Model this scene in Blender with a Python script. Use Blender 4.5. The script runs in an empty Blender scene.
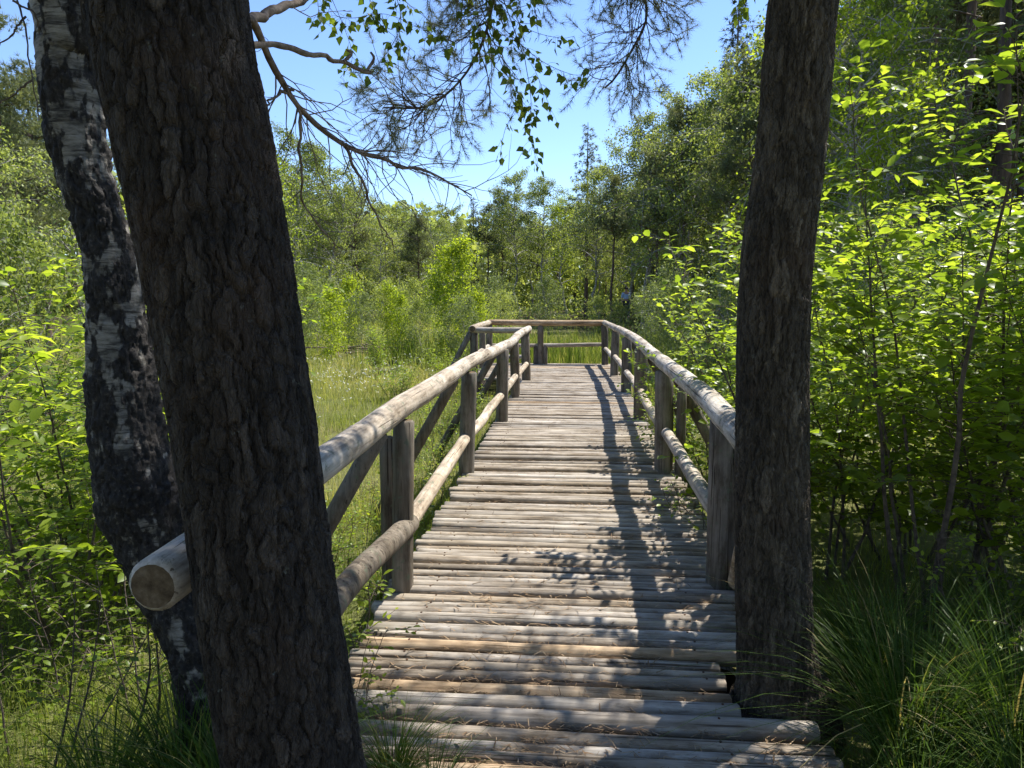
import bpy, math, numpy as np
from mathutils import Vector, Matrix
rng = np.random.default_rng(11)
scene = bpy.context.scene
COL = scene.collection
PI = math.pi

# ------------------------------------------------------------------ camera numbers
FPX = 740.0
PITCH = math.atan(87 / FPX)
YAW = math.atan(60 / FPX * math.cos(PITCH))
EYE = np.array([0, 0, 1.6])
CF = np.array([-math.sin(YAW) * math.cos(PITCH), math.cos(YAW) * math.cos(PITCH), -math.sin(PITCH)])
CR = np.array([math.cos(YAW), math.sin(YAW), 0.0])
CU = np.cross(CR, CF)

def at(px, py, Y):
    d = CF + CR * (px - 512) / FPX - CU * (py - 384) / FPX
    return EYE + d * (Y / d[1])

# ------------------------------------------------------------------ noise
def _h(ix, iy, iz, seed):
    n = (ix.astype(np.int64) * 374761393 + iy.astype(np.int64) * 668265263 + iz.astype(np.int64) * 2147483647 + seed * 974634777) & 0xffffffff
    n = ((n ^ (n >> 13)) * 1274126177) & 0xffffffff
    n = ((n ^ (n >> 16)) * 2246822519) & 0xffffffff
    return ((n ^ (n >> 15)) & 0xffffff) / float(0xffffff)

def vnoise(P, seed=0):
    P = np.asarray(P, float)
    i = np.floor(P); f = P - i; f = f * f * (3 - 2 * f)
    i = i.astype(np.int64)
    r = 0
    for a in (0, 1):
        for b in (0, 1):
            for c in (0, 1):
                w = (f[:, 0] if a else 1 - f[:, 0]) * (f[:, 1] if b else 1 - f[:, 1]) * (f[:, 2] if c else 1 - f[:, 2])
                r = r + w * _h(i[:, 0] + a, i[:, 1] + b, i[:, 2] + c, seed)
    return r

def fbm(P, seed=0, octv=4):
    r = 0; a = 0.5; P = np.asarray(P, float)
    for k in range(octv):
        r = r + a * vnoise(P, seed + k); P = P * 2.03; a *= 0.5
    return r

def voro(P, seed=0):
    P = np.asarray(P, float)
    i = np.floor(P).astype(np.int64); n = len(P)
    F1 = np.full(n, 9.0); F2 = np.full(n, 9.0); idv = np.zeros(n)
    for a in (-1, 0, 1):
        for b in (-1, 0, 1):
            for c in (-1, 0, 1):
                cx, cy, cz = i[:, 0] + a, i[:, 1] + b, i[:, 2] + c
                q = np.stack([cx + _h(cx, cy, cz, seed), cy + _h(cx, cy, cz, seed + 1), cz + _h(cx, cy, cz, seed + 2)], 1)
                d = np.sqrt(((q - P) ** 2).sum(1))
                m = d < F1
                F2 = np.where(m, F1, np.minimum(F2, d))
                idv = np.where(m, _h(cx, cy, cz, seed + 3), idv)
                F1 = np.where(m, d, F1)
    return F1, F2, idv

def smooth(a, b, x):
    t = np.clip((x - a) / (b - a), 0, 1); return t * t * (3 - 2 * t)

# ------------------------------------------------------------------ mesh builder
class MB:
    def __init__(self):
        self.v = []; self.q = []; self.t = []; self.r = []; self.qm = []; self.tm = []; self.n = 0
    def add(self, v, q=None, t=None, rnd=0.5, mat=0):
        v = np.asarray(v, np.float32).reshape(-1, 3)
        self.v.append(v)
        rr = np.empty(len(v), np.float32); rr[:] = rnd; self.r.append(rr)
        if q is not None and len(q):
            q = np.asarray(q, np.int32).reshape(-1, 4); self.q.append(q + self.n); self.qm.append(np.full(len(q), mat, np.int32))
        if t is not None and len(t):
            t = np.asarray(t, np.int32).reshape(-1, 3); self.t.append(t + self.n); self.tm.append(np.full(len(t), mat, np.int32))
        self.n += len(v)
    def mesh(self, name, mats, smooth_=True):
        V = np.concatenate(self.v); R = np.concatenate(self.r)
        Q = np.concatenate(self.q) if self.q else np.zeros((0, 4), np.int32)
        T = np.concatenate(self.t) if self.t else np.zeros((0, 3), np.int32)
        M = np.concatenate(self.qm + self.tm)
        me = bpy.data.meshes.new(name)
        me.vertices.add(len(V)); me.vertices.foreach_set('co', V.ravel())
        L = np.concatenate([Q.ravel(), T.ravel()])
        me.loops.add(len(L)); me.loops.foreach_set('vertex_index', L)
        nq, nt = len(Q), len(T)
        st = np.concatenate([np.arange(nq) * 4, nq * 4 + np.arange(nt) * 3]).astype(np.int32)
        me.polygons.add(nq + nt); me.polygons.foreach_set('loop_start', st)
        me.polygons.foreach_set('material_index', M)
        me.polygons.foreach_set('use_smooth', np.full(nq + nt, smooth_, bool))
        for m in (mats if isinstance(mats, (list, tuple)) else [mats]): me.materials.append(m)
        a = me.attributes.new('rnd', 'FLOAT', 'POINT'); a.data.foreach_set('value', R)
        me.update(calc_edges=True)
        return me
    def build(self, name, mats, parent=None, smooth_=True):
        return link(name, self.mesh(name, mats, smooth_), parent)

def link(name, me, parent=None):
    o = bpy.data.objects.new(name, me); COL.objects.link(o)
    if parent is not None: o.parent = parent
    return o

def tag(o, label=None, cat=None, group=None, kind=None):
    if label: o['label'] = label
    if cat: o['category'] = cat
    if group: o['group'] = group
    if kind: o['kind'] = kind
    return o

def empty(name, loc=(0, 0, 0), rz=0.0, s=1.0):
    o = bpy.data.objects.new(name, None); COL.objects.link(o)
    o.location = loc; o.rotation_euler = (0, 0, rz); o.scale = (s, s, s) if not hasattr(s, '__len__') else s
    o.empty_display_size = 0.1
    return o

def spline(P, n):
    P = np.asarray(P, float)
    if len(P) == 2:
        t = np.linspace(0, 1, n)[:, None]; return P[0] * (1 - t) + P[1] * t
    d = np.concatenate([[0], np.cumsum(np.sqrt((np.diff(P, axis=0) ** 2).sum(1)))])
    e = np.concatenate([[2 * P[0] - P[1]], P, [2 * P[-1] - P[-2]]])
    s = np.linspace(0, d[-1], n)
    k = np.clip(np.searchsorted(d, s, side='right') - 1, 0, len(P) - 2)
    t = ((s - d[k]) / np.maximum(d[k + 1] - d[k], 1e-9))[:, None]
    p0, p1, p2, p3 = e[k], e[k + 1], e[k + 2], e[k + 3]
    return 0.5 * (2 * p1 + (p2 - p0) * t + (2 * p0 - 5 * p1 + 4 * p2 - p3) * t ** 2 + (3 * p1 - p0 - 3 * p2 + p3) * t ** 3)

def frames(P):
    T = np.gradient(P, axis=0); T /= np.linalg.norm(T, axis=1)[:, None] + 1e-12
    N = np.zeros_like(P)
    a = np.array([1.0, 0, 0]) if abs(T[0, 0]) < 0.8 else np.array([0, 1.0, 0])
    u = a - T[0] * a.dot(T[0]); u /= np.linalg.norm(u); N[0] = u
    for k in range(1, len(P)):
        u = N[k - 1] - T[k] * N[k - 1].dot(T[k]); N[k] = u / (np.linalg.norm(u) + 1e-12)
    return T, N, np.cross(T, N)

def tube(mb, P, R, sides=8, rnd=0.5, mat=0, cap=True, capmat=None, disp=None, bevel=0.0):
    P = np.asarray(P, float); n = len(P); R = np.broadcast_to(np.asarray(R, float), (n,)).copy()
    if bevel:
        T = P[1] - P[0]; T /= np.linalg.norm(T); E = P[-1] - P[-2]; E /= np.linalg.norm(E)
        P = np.concatenate([[P[0]], [P[0] + T * bevel], P[1:-1], [P[-1] - E * bevel], [P[-1]]])
        R = np.concatenate([[R[0] - bevel], R[:1], R[1:-1], R[-1:], [R[-1] - bevel]]); n = len(P)
    T, N, B = frames(P)
    th = np.arange(sides) * 2 * PI / sides
    D = N[:, None, :] * np.cos(th)[None, :, None] + B[:, None, :] * np.sin(th)[None, :, None]
    r = R[:, None] * np.ones(sides)[None, :]
    rn = rnd
    if disp is not None:
        base = P[:, None, :] + D * r[..., None]
        dd, rn = disp(base.reshape(-1, 3), np.repeat(np.arange(n), sides), np.tile(th, n))
        r = r + dd.reshape(n, sides)
    V = (P[:, None, :] + D * r[..., None]).reshape(-1, 3)
    i = np.arange(n - 1)[:, None] * sides; j = np.arange(sides)[None, :]; j2 = (j + 1) % sides
    Q = np.stack([i + j, i + j2, i + sides + j2, i + sides + j], -1).reshape(-1, 4)
    mb.add(V, Q, None, rn, mat)
    if cap:
        cm = mat if capmat is None else capmat
        rr = rn if np.isscalar(rn) else 0.5
        for k, flip in ((0, True), (n - 1, False)):
            ring = V[k * sides:(k + 1) * sides]; c = P[k]
            tri = np.stack([np.full(sides, sides), np.arange(sides), (np.arange(sides) + 1) % sides], 1)
            if flip: tri = tri[:, ::-1]
            mb.add(np.concatenate([ring, [c]]), None, tri, rr, cm)

def rotmats(d, up=None):
    """columns: x (side), y (tip direction d), z (face normal)"""
    d = d / (np.linalg.norm(d, axis=1)[:, None] + 1e-9)
    if up is None:
        up = rng.normal(size=d.shape)
    x = np.cross(d, up); x /= np.linalg.norm(x, axis=1)[:, None] + 1e-9
    z = np.cross(x, d)
    return np.stack([x, d, z], -1)

def scatter(mb, tpl, pos, R, s, rnd, mat=0):
    tv, tq, tt = tpl; k = len(tv); n = len(pos)
    s = np.asarray(s, float)
    V = np.einsum('nij,kj->nki', R, tv) * (s[:, None, None] if s.ndim else s) + pos[:, None, :]
    o = (np.arange(n) * k)[:, None, None]
    Q = (np.asarray(tq)[None] + o).reshape(-1, 4) if len(tq) else None
    T = (np.asarray(tt)[None] + o).reshape(-1, 3) if len(tt) else None
    mb.add(V.reshape(-1, 3), Q, T, np.repeat(rnd, k), mat)

OVAL = (np.array([(0, 0, 0), (-.23, .3, .05), (0, .3, 0), (.23, .3, .05), (-.26, .65, .03), (0, .65, -.03), (.26, .65, .03), (0, 1, -.12)]),
        [(2, 5, 4, 1), (3, 6, 5, 2)], [(0, 2, 1), (0, 3, 2), (5, 7, 4), (6, 7, 5)])
HEART = (np.array([(0, 0, 0), (0, .25, 0), (-.38, .3, .08), (.38, .3, .08), (-.2, .65, .02), (.2, .65, .02), (0, 1, -.08)]),
         [(1, 6, 4, 2), (3, 5, 6, 1)], [(0, 1, 2), (0, 3, 1)])
DIAM = (np.array([(0, 0, 0), (-.33, .45, .05), (0, 1, -.05), (.33, .45, .05)]), [(0, 3, 2, 1)], [])
def tuft_tpl(n, w, spread, seed):
    g = np.random.default_rng(seed); V = []; T = []
    for k in range(n):
        a = g.uniform(0, 2 * PI); e = g.uniform(.15, spread)
        d = np.array([math.cos(a) * math.sin(e), math.cos(e), math.sin(a) * math.sin(e)])
        b = np.array([0, g.uniform(0, .35), 0]); L = g.uniform(.6, 1)
        sd = np.cross(d, g.normal(size=3)); sd /= np.linalg.norm(sd)
        V += [b - sd * w / 2, b + sd * w / 2, b + d * L]; T.append((3 * k, 3 * k + 1, 3 * k + 2))
    return (np.array(V), [], T)
TUFT = tuft_tpl(20, .036, 1.3, 3)
TUFT_FAR = tuft_tpl(11, .09, 1.3, 4)

def blades(mb, base, h, lean, w, az, segs=4, rnd=None, curl=1.0, mat=0):
    n = len(base); rnd = rng.random(n) if rnd is None else rnd
    t = np.linspace(0, 1, segs + 1)
    ca, sa = np.cos(az), np.sin(az)
    V = np.zeros((n, segs + 1, 2, 3))
    wa = az + PI / 2 + rng.normal(0, .5, n)
    for k, tk in enumerate(t):
        out = lean * h * (tk ** (1 + curl))
        z = h * (tk - .45 * np.minimum(lean, 1.6) * tk ** 3)
        c = base + np.stack([ca * out, sa * out, z], 1)
        hw = (w * (1 - tk ** 1.5) * .5 + .0004)[:, None]
        side = np.stack([np.cos(wa), np.sin(wa), np.zeros(n)], 1)
        V[:, k, 0] = c - side * hw; V[:, k, 1] = c + side * hw
    i = (np.arange(n) * (segs + 1) * 2)[:, None]; j = (np.arange(segs) * 2)[None]
    Q = np.stack([i + j, i + j + 1, i + j + 3, i + j + 2], -1).reshape(-1, 4)
    mb.add(V.reshape(-1, 3), Q, None, np.repeat(rnd, (segs + 1) * 2), mat)

# ------------------------------------------------------------------ materials
def newmat(name):
    m = bpy.data.materials.new(name); m.use_nodes = True
    nt = m.node_tree; nt.nodes.clear()
    return m, nt
def N(nt, typ, **kw):
    n = nt.nodes.new(typ)
    for k, v in kw.items():
        if k in n.inputs: n.inputs[k].default_value = v
        else: setattr(n, k, v)
    return n
def L(nt, a, b): nt.links.new(a, b)
def ramp(nt, fac, stops, interp='LINEAR'):
    r = N(nt, 'ShaderNodeValToRGB'); r.color_ramp.interpolation = interp
    el = r.color_ramp.elements
    while len(el) < len(stops): el.new(0.5)
    for e, (p, c) in zip(el, stops): e.position = p; e.color = (*c, 1)
    if fac is not None: L(nt, fac, r.inputs['Fac'])
    return r
def noise(nt, vec, scale, detail=4, rough=.6, mapping=None):
    n = N(nt, 'ShaderNodeTexNoise'); n.inputs['Scale'].default_value = scale; n.inputs['Detail'].default_value = detail; n.inputs['Roughness'].default_value = rough
    if mapping is not None:
        mp = N(nt, 'ShaderNodeMapping'); mp.inputs['Scale'].default_value = mapping; L(nt, vec, mp.inputs['Vector']); vec = mp.outputs['Vector']
    L(nt, vec, n.inputs['Vector']); return n
def mixc(nt, fac, a, b, blend='MIX'):
    m = N(nt, 'ShaderNodeMix', data_type='RGBA', blend_type=blend)
    if hasattr(fac, 'links'): L(nt, fac, m.inputs[0])
    else: m.inputs[0].default_value = fac
    for s, x in ((6, a), (7, b)):
        if hasattr(x, 'links'): L(nt, x, m.inputs[s])
        else: m.inputs[s].default_value = (*x, 1)
    return m.outputs[2]
def math_(nt, op, a, b=None, clamp=False):
    m = N(nt, 'ShaderNodeMath', operation=op); m.use_clamp = clamp
    for i, x in ((0, a), (1, b)):
        if x is None: continue
        if hasattr(x, 'links'): L(nt, x, m.inputs[i])
        else: m.inputs[i].default_value = x
    return m.outputs[0]

def leafmat(name, c0, c1, c2, trans=0.42, tcol=1.6, rough=.45, spec=.35, objvar=.25):
    m, nt = newmat(name)
    at_ = N(nt, 'ShaderNodeAttribute', attribute_name='rnd')
    oi = N(nt, 'ShaderNodeObjectInfo')
    f = math_(nt, 'ADD', at_.outputs['Fac'], math_(nt, 'MULTIPLY', math_(nt, 'SUBTRACT', oi.outputs['Random'], .5), objvar), True)
    r = ramp(nt, f, [(0, c0), (.55, c1), (1, c2)])
    p = N(nt, 'ShaderNodeBsdfPrincipled'); L(nt, r.outputs[0], p.inputs['Base Color'])
    p.inputs['Roughness'].default_value = rough; p.inputs['Specular IOR Level'].default_value = spec
    t = N(nt, 'ShaderNodeBsdfTranslucent')
    tc = mixc(nt, 1.0, r.outputs[0], (tcol * 1.06, tcol, tcol * .5), 'MULTIPLY')
    L(nt, tc, t.inputs['Color'])
    mx = N(nt, 'ShaderNodeMixShader'); mx.inputs[0].default_value = trans
    L(nt, p.outputs[0], mx.inputs[1]); L(nt, t.outputs[0], mx.inputs[2])
    o = N(nt, 'ShaderNodeOutputMaterial'); L(nt, mx.outputs[0], o.inputs[0])
    return m

def finish(nt, color, rough, bump=None, strength=.5, dist=.01, spec=.3):
    p = N(nt, 'ShaderNodeBsdfPrincipled')
    if hasattr(color, 'links'): L(nt, color, p.inputs['Base Color'])
    else: p.inputs['Base Color'].default_value = (*color, 1)
    p.inputs['Roughness'].default_value = rough; p.inputs['Specular IOR Level'].default_value = spec
    if bump is not None:
        b = N(nt, 'ShaderNodeBump'); b.inputs['Strength'].default_value = strength; b.inputs['Distance'].default_value = dist
        L(nt, bump, b.inputs['Height']); L(nt, b.outputs[0], p.inputs['Normal'])
    o = N(nt, 'ShaderNodeOutputMaterial'); L(nt, p.outputs[0], o.inputs[0])

def woodmat(name, axis, fresh=.1, lichen=.0, tone=1.0):
    m, nt = newmat(name)
    tc = N(nt, 'ShaderNodeTexCoord').outputs['Object']
    ra = N(nt, 'ShaderNodeAttribute', attribute_name='rnd').outputs['Fac']
    off = N(nt, 'ShaderNodeCombineXYZ'); 
    for i in range(3): L(nt, math_(nt, 'MULTIPLY', ra, 31.0 + 17 * i), off.inputs[i])
    va = N(nt, 'ShaderNodeVectorMath', operation='ADD'); L(nt, tc, va.inputs[0]); L(nt, off.outputs[0], va.inputs[1])
    v = va.outputs[0]
    sc = [38.0] * 3; sc[axis] = 1.6
    g = noise(nt, v, 1.0, 5, .65, tuple(sc))
    sc2 = [70.0] * 3; sc2[axis] = .9
    cr = noise(nt, v, 1.0, 2, .5, tuple(sc2))
    big = noise(nt, v, 2.2, 4, .6)
    T = tone
    base = ramp(nt, g.outputs['Fac'], [(.25, (.17 * T, .15 * T, .128 * T)), (.46, (.36 * T, .33 * T, .288 * T)), (.75, (.56 * T, .52 * T, .465 * T))])
    warm = ramp(nt, g.outputs['Fac'], [(.25, (.20, .12, .055)), (.5, (.40, .26, .13)), (.75, (.52, .38, .21))])
    wf = math_(nt, 'MULTIPLY', math_(nt, 'GREATER_THAN', ra, 1 - fresh), .6)
    c = mixc(nt, wf, base.outputs[0], warm.outputs[0])
    tint = ramp(nt, ra, [(0, (.62, .60, .58)), (.25, (.92, .88, .84)), (.5, (.98, .97, .96)), (.75, (.88, .80, .70)), (1, (1.15, 1.12, 1.06))])
    c = mixc(nt, 1.0, c, tint.outputs[0], 'MULTIPLY')
    st = ramp(nt, big.outputs['Fac'], [(.4, (.62, .58, .52)), (.58, (1, 1, 1))])
    c = mixc(nt, .8, c, st.outputs[0], 'MULTIPLY')
    sc3 = [14.0] * 3; sc3[axis] = 3.5
    dn = noise(nt, v, 1.0, 6, .75, tuple(sc3)); dr = ramp(nt, dn.outputs['Fac'], [(.36, (.42, .37, .31)), (.5, (.92, .90, .87)), (.62, (1.1, 1.09, 1.07))])
    c = mixc(nt, .85, c, dr.outputs[0], 'MULTIPLY')
    ck = ramp(nt, cr.outputs['Fac'], [(.33, (.22, .19, .16)), (.36, (1, 1, 1))])
    c = mixc(nt, .85, c, ck.outputs[0], 'MULTIPLY')
    if lichen:
        ln = noise(nt, v, 16.0, 5, .7); lm = ramp(nt, ln.outputs['Fac'], [(.60 - lichen * .1, (0, 0, 0)), (.66 - lichen * .1, (1, 1, 1))])
        c = mixc(nt, math_(nt, 'MULTIPLY', lm.outputs[0], .7), c, (.11, .13, .085))
    h = math_(nt, 'ADD', g.outputs['Fac'], math_(nt, 'MULTIPLY', ck.outputs[0], .8))
    finish(nt, c, .82, h, .55, .006, .2)
    return m

def endgrain():
    m, nt = newmat('sawn_end_grain')
    tc = N(nt, 'ShaderNodeTexCoord').outputs['Object']
    n = noise(nt, tc, 22, 5, .7); n2 = noise(nt, tc, 90, 3, .6)
    c = ramp(nt, n.outputs['Fac'], [(.3, (.05, .034, .02)), (.5, (.11, .078, .046)), (.62, (.16, .12, .078)), (.8, (.20, .16, .11))])
    finish(nt, c.outputs[0], .9, n2.outputs['Fac'], .6, .004, .15)
    return m

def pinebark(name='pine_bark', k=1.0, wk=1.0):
    m, nt = newmat(name)
    tc = N(nt, 'ShaderNodeTexCoord').outputs['Object']
    ra = N(nt, 'ShaderNodeAttribute', attribute_name='rnd').outputs['Fac']
    wn = noise(nt, tc, 22, 3, .6)
    wv = N(nt, 'ShaderNodeVectorMath', operation='MULTIPLY_ADD'); L(nt, wn.outputs['Color'], wv.inputs[0]); wv.inputs[1].default_value = (.03, .03, .05); L(nt, tc, wv.inputs[2])
    def vor(sc):
        mp = N(nt, 'ShaderNodeMapping'); mp.inputs['Scale'].default_value = sc; L(nt, wv.outputs[0], mp.inputs['Vector'])
        v = N(nt, 'ShaderNodeTexVoronoi', feature='DISTANCE_TO_EDGE'); v.inputs['Scale'].default_value = 1; L(nt, mp.outputs[0], v.inputs['Vector'])
        return ramp(nt, v.outputs['Distance'], [(0, (0, 0, 0)), (.09, (.7, .7, .7)), (.3, (1, 1, 1))]).outputs[0]
    v1 = vor((62, 62, 19)); v2 = vor((150, 150, 60))
    n1 = noise(nt, tc, 1.0, 6, .7, (40, 40, 14)); n2 = noise(nt, tc, 1.0, 5, .75, (170, 170, 70))
    big = noise(nt, tc, 3.0, 3, .6)
    f = math_(nt, 'ADD', math_(nt, 'MULTIPLY', n1.outputs['Fac'], .42), math_(nt, 'ADD', math_(nt, 'MULTIPLY', ra, .36), math_(nt, 'MULTIPLY', n2.outputs['Fac'], .25)))
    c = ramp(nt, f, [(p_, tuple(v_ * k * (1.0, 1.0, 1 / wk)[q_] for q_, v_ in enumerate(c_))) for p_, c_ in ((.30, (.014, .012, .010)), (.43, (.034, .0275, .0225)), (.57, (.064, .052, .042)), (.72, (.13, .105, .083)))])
    warm = mixc(nt, ramp(nt, big.outputs['Fac'], [(.52, (0, 0, 0)), (.75, (.45, .45, .45))]).outputs[0], c.outputs[0], (.10, .064, .042))
    li = noise(nt, tc, 26.0, 4, .7)
    c2 = mixc(nt, ramp(nt, li.outputs['Fac'], [(.66, (0, 0, 0)), (.72, (.55, .55, .55))]).outputs[0], warm, (.15, .155, .125))
    h = math_(nt, 'ADD', math_(nt, 'ADD', math_(nt, 'MULTIPLY', n1.outputs['Fac'], .5), math_(nt, 'MULTIPLY', n2.outputs['Fac'], .5)), math_(nt, 'ADD', math_(nt, 'MULTIPLY', v1, .8), math_(nt, 'MULTIPLY', v2, .3)))
    finish(nt, c2, .92, h, 1.0, .009, .15)
    return m

def birchbark(name='birch_bark', zlo=1.2, zhi=2.4, bias=.0):
    m, nt = newmat(name)
    tc = N(nt, 'ShaderNodeTexCoord').outputs['Object']
    ra = N(nt, 'ShaderNodeAttribute', attribute_name='rnd').outputs['Fac']   # 1 = black craggy plate, written by the mesh
    ba = noise(nt, tc, 1.0, 5, .7, (9, 9, 34)); fi = noise(nt, tc, 60.0, 4, .7); md = noise(nt, tc, 12, 4, .6)
    white = ramp(nt, ba.outputs['Fac'], [(.32, (.03, .026, .021)), (.44, (.10, .09, .074)), (.56, (.21, .19, .16)), (.7, (.30, .28, .24)), (.82, (.14, .115, .09))])
    le = noise(nt, tc, 1.0, 3, .6, (11, 11, 130)); lr = ramp(nt, le.outputs['Fac'], [(.36, (.22, .20, .18)), (.43, (1, 1, 1))])
    wcol = mixc(nt, .85, white.outputs[0], lr.outputs[0], 'MULTIPLY')
    blk = ramp(nt, fi.outputs['Fac'], [(.3, (.010, .009, .008)), (.55, (.026, .022, .019)), (.68, (.07, .06, .05)), (.8, (.20, .18, .155))])
    md2 = noise(nt, tc, 1.0, 5, .75, (48, 48, 30))
    f = math_(nt, 'ADD', ra, math_(nt, 'ADD', math_(nt, 'MULTIPLY', math_(nt, 'SUBTRACT', md.outputs['Fac'], .5), .5), math_(nt, 'MULTIPLY', math_(nt, 'SUBTRACT', md2.outputs['Fac'], .5), 1.1)))
    c = mixc(nt, ramp(nt, f, [(.36, (0, 0, 0)), (.64, (1, 1, 1))]).outputs[0], wcol, blk.outputs[0])
    finish(nt, c, .75, math_(nt, 'ADD', fi.outputs['Fac'], ba.outputs['Fac']), .8, .006, .25)
    return m

def plainbark(name, c0, c1, scale=(20, 20, 4)):
    m, nt = newmat(name)
    tc = N(nt, 'ShaderNodeTexCoord').outputs['Object']
    n = noise(nt, tc, 1.0, 4, .65, scale)
    c = ramp(nt, n.outputs['Fac'], [(.35, c0), (.65, c1)])
    finish(nt, c.outputs[0], .9, n.outputs['Fac'], .7, .01, .15)
    return m

M = {}
M['log'] = woodmat('weathered_log_wood', 0, .05, 0, 1.0)
M['rail'] = woodmat('rail_pole_wood', 1, .05, .25, 1.28)
M['railx'] = woodmat('cross_rail_wood', 0, .45, .0, 1.05)
M['post'] = woodmat('post_wood', 2, .0, .25, .50)
M['end'] = endgrain()
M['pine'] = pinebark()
M['pinebrown_lit'] = pinebark('lit_brown_pine_bark', 1.75, 1.12)  # browner bark; less shade on this trunk is painted in as lighter tone
M['birch'] = birchbark()
M['birchfar'] = plainbark('pale_birch_stem', (.10, .09, .08), (.45, .43, .39), (8, 8, 14))
M['pinefar'] = plainbark('far_pine_bark', (.07, .052, .042), (.17, .12, .09))
M['twig'] = plainbark('twig_bark', (.055, .042, .034), (.14, .11, .085), (30, 30, 30))
M['deadtwig'] = plainbark('dead_branch_bark', (.10, .07, .05), (.27, .21, .16), (30, 30, 30))
M['shrub'] = leafmat('buckthorn_leaf', (.075, .12, .014), (.145, .205, .022), (.25, .305, .038), .55, 2.3, .38, .28)
M['birchleaf'] = leafmat('birch_leaf', (.065, .105, .014), (.115, .165, .022), (.175, .22, .036), .46, 1.9, .42, .3)
M['lime'] = leafmat('young_birch_leaf', (.13, .18, .018), (.215, .28, .024), (.31, .37, .04), .54, 2.1, .45, .25)
M['willow'] = leafmat('willow_leaf', (.095, .13, .052), (.155, .20, .08), (.26, .31, .13), .40, 1.6, .45, .3)
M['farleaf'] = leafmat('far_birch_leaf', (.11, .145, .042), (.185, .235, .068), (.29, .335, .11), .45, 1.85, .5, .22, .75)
M['needle'] = leafmat('pine_needles', (.09, .11, .058), (.145, .17, .09), (.22, .245, .14), .38, 1.4, .5, .25, .5)
M['boughneedle'] = leafmat('bough_needles', (.11, .125, .075), (.17, .185, .115), (.25, .26, .17), .40, 1.4, .5, .25, 0)
M['spruce'] = leafmat('spruce_needles', (.03, .045, .028), (.05, .068, .042), (.08, .10, .06), .2, 1.2)
M['grass'] = leafmat('meadow_grass', (.13, .17, .030), (.215, .25, .055), (.42, .385, .18), .42, 1.6, .6, .15, 0)
M['sedge'] = leafmat('sedge_blade', (.03, .06, .010), (.062, .108, .016), (.28, .23, .11), .40, 1.7, .45, .15)
M['reed'] = leafmat('reed_blade', (.08, .125, .024), (.135, .185, .04), (.27, .275, .105), .42, 1.6, .5, .15)
M['cotton'] = leafmat('cotton_grass_tuft', (.6, .6, .55), (.75, .75, .7), (.85, .85, .8), .3, 1.0)
M['litter'] = leafmat('needle_litter', (.16, .10, .055), (.27, .18, .10), (.40, .30, .19), .05, 1.0, .8, .15)

def groundmat():
    m, nt = newmat('bog_ground')
    tc = N(nt, 'ShaderNodeTexCoord').outputs['Object']
    a = noise(nt, tc, .35, 5, .6); b = noise(nt, tc, 6.0, 5, .7); d = noise(nt, tc, 60, 3, .7)
    c1 = ramp(nt, a.outputs['Fac'], [(.35, (.10, .13, .035)), (.5, (.17, .17, .06)), (.65, (.24, .20, .095))])
    c2 = ramp(nt, b.outputs['Fac'], [(.35, (.07, .055, .03)), (.5, (.12, .13, .04)), (.7, (.20, .19, .075))])
    c = mixc(nt, .5, c1.outputs[0], c2.outputs[0])
    fl = ramp(nt, b.outputs['Fac'], [(.3, (.035, .028, .016)), (.55, (.06, .055, .022)), (.75, (.085, .07, .035))])
    c = mixc(nt, N(nt, 'ShaderNodeAttribute', attribute_name='rnd').outputs['Fac'], c, fl.outputs[0])
    finish(nt, c, .95, math_(nt, 'ADD', b.outputs['Fac'], d.outputs['Fac']), .8, .05, .1)
    return m
def soilmat():
    m, nt = newmat('needle_strewn_soil')
    tc = N(nt, 'ShaderNodeTexCoord').outputs['Object']
    b = noise(nt, tc, 9.0, 5, .7); d = noise(nt, tc, 90, 4, .75)
    c = ramp(nt, d.outputs['Fac'], [(.3, (.06, .042, .028)), (.5, (.14, .10, .065)), (.7, (.26, .19, .12))])
    finish(nt, mixc(nt, ramp(nt, b.outputs['Fac'], [(.5, (0, 0, 0)), (.65, (.6, .6, .6))]).outputs[0], c.outputs[0], (.07, .085, .03)), .95, d.outputs['Fac'], .9, .02, .1)
    return m

# ------------------------------------------------------------------ ground
def gz(x, y):
    x = np.asarray(x, float); y = np.asarray(y, float)
    z = -0.36 + 0 * x
    z = z + .24 * smooth(3.6, 2.2, y) * smooth(3.0, 1.0, np.abs(x))
    z = z + .17 * smooth(.9, 2.2, x) * smooth(16, 8, y)
    z = z + .75 * smooth(30, 60, y + .9 * np.maximum(x, 0)) + 3.0 * smooth(60, 140, np.hypot(x, y))
    P = np.stack([x, y, 0 * x], -1).reshape(-1, 3)
    b = (fbm(P * .9, 5, 3).reshape(x.shape) - .44) * .14 + (vnoise(P * .22, 9).reshape(x.shape) - .5) * .16
    return z + b * smooth(0.0, .6, np.hypot(x * .8, np.maximum(0, np.abs(y - 9) - 8)))

gx = np.concatenate([-np.geomspace(160, 6, 46), np.linspace(-5.9, 5.9, 80), np.geomspace(6, 160, 46)])
gy = np.concatenate([-np.geomspace(60, 1.1, 16), np.linspace(-1, 20, 130), np.geomspace(20.3, 220, 60)])
X, Y = np.meshgrid(gx, gy)
V = np.stack([X, Y, gz(X, Y)], -1).reshape(-1, 3)
nx, ny = len(gx), len(gy)
i = (np.arange(ny - 1)[:, None] * nx + np.arange(nx - 1)[None]).reshape(-1)
EDGE = lambda x: np.interp(x, [-60, -24, -12, -4, 2, 6, 12, 26], [26, 34, 40, 46, 38, 28, 14, 10])
mb = MB(); mb.add(V, np.stack([i, i + 1, i + nx + 1, i + nx], 1), None, smooth(-3, 2, V[:, 1] - EDGE(V[:, 0])))
tag(mb.build('ground', groundmat()), kind='structure')
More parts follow.
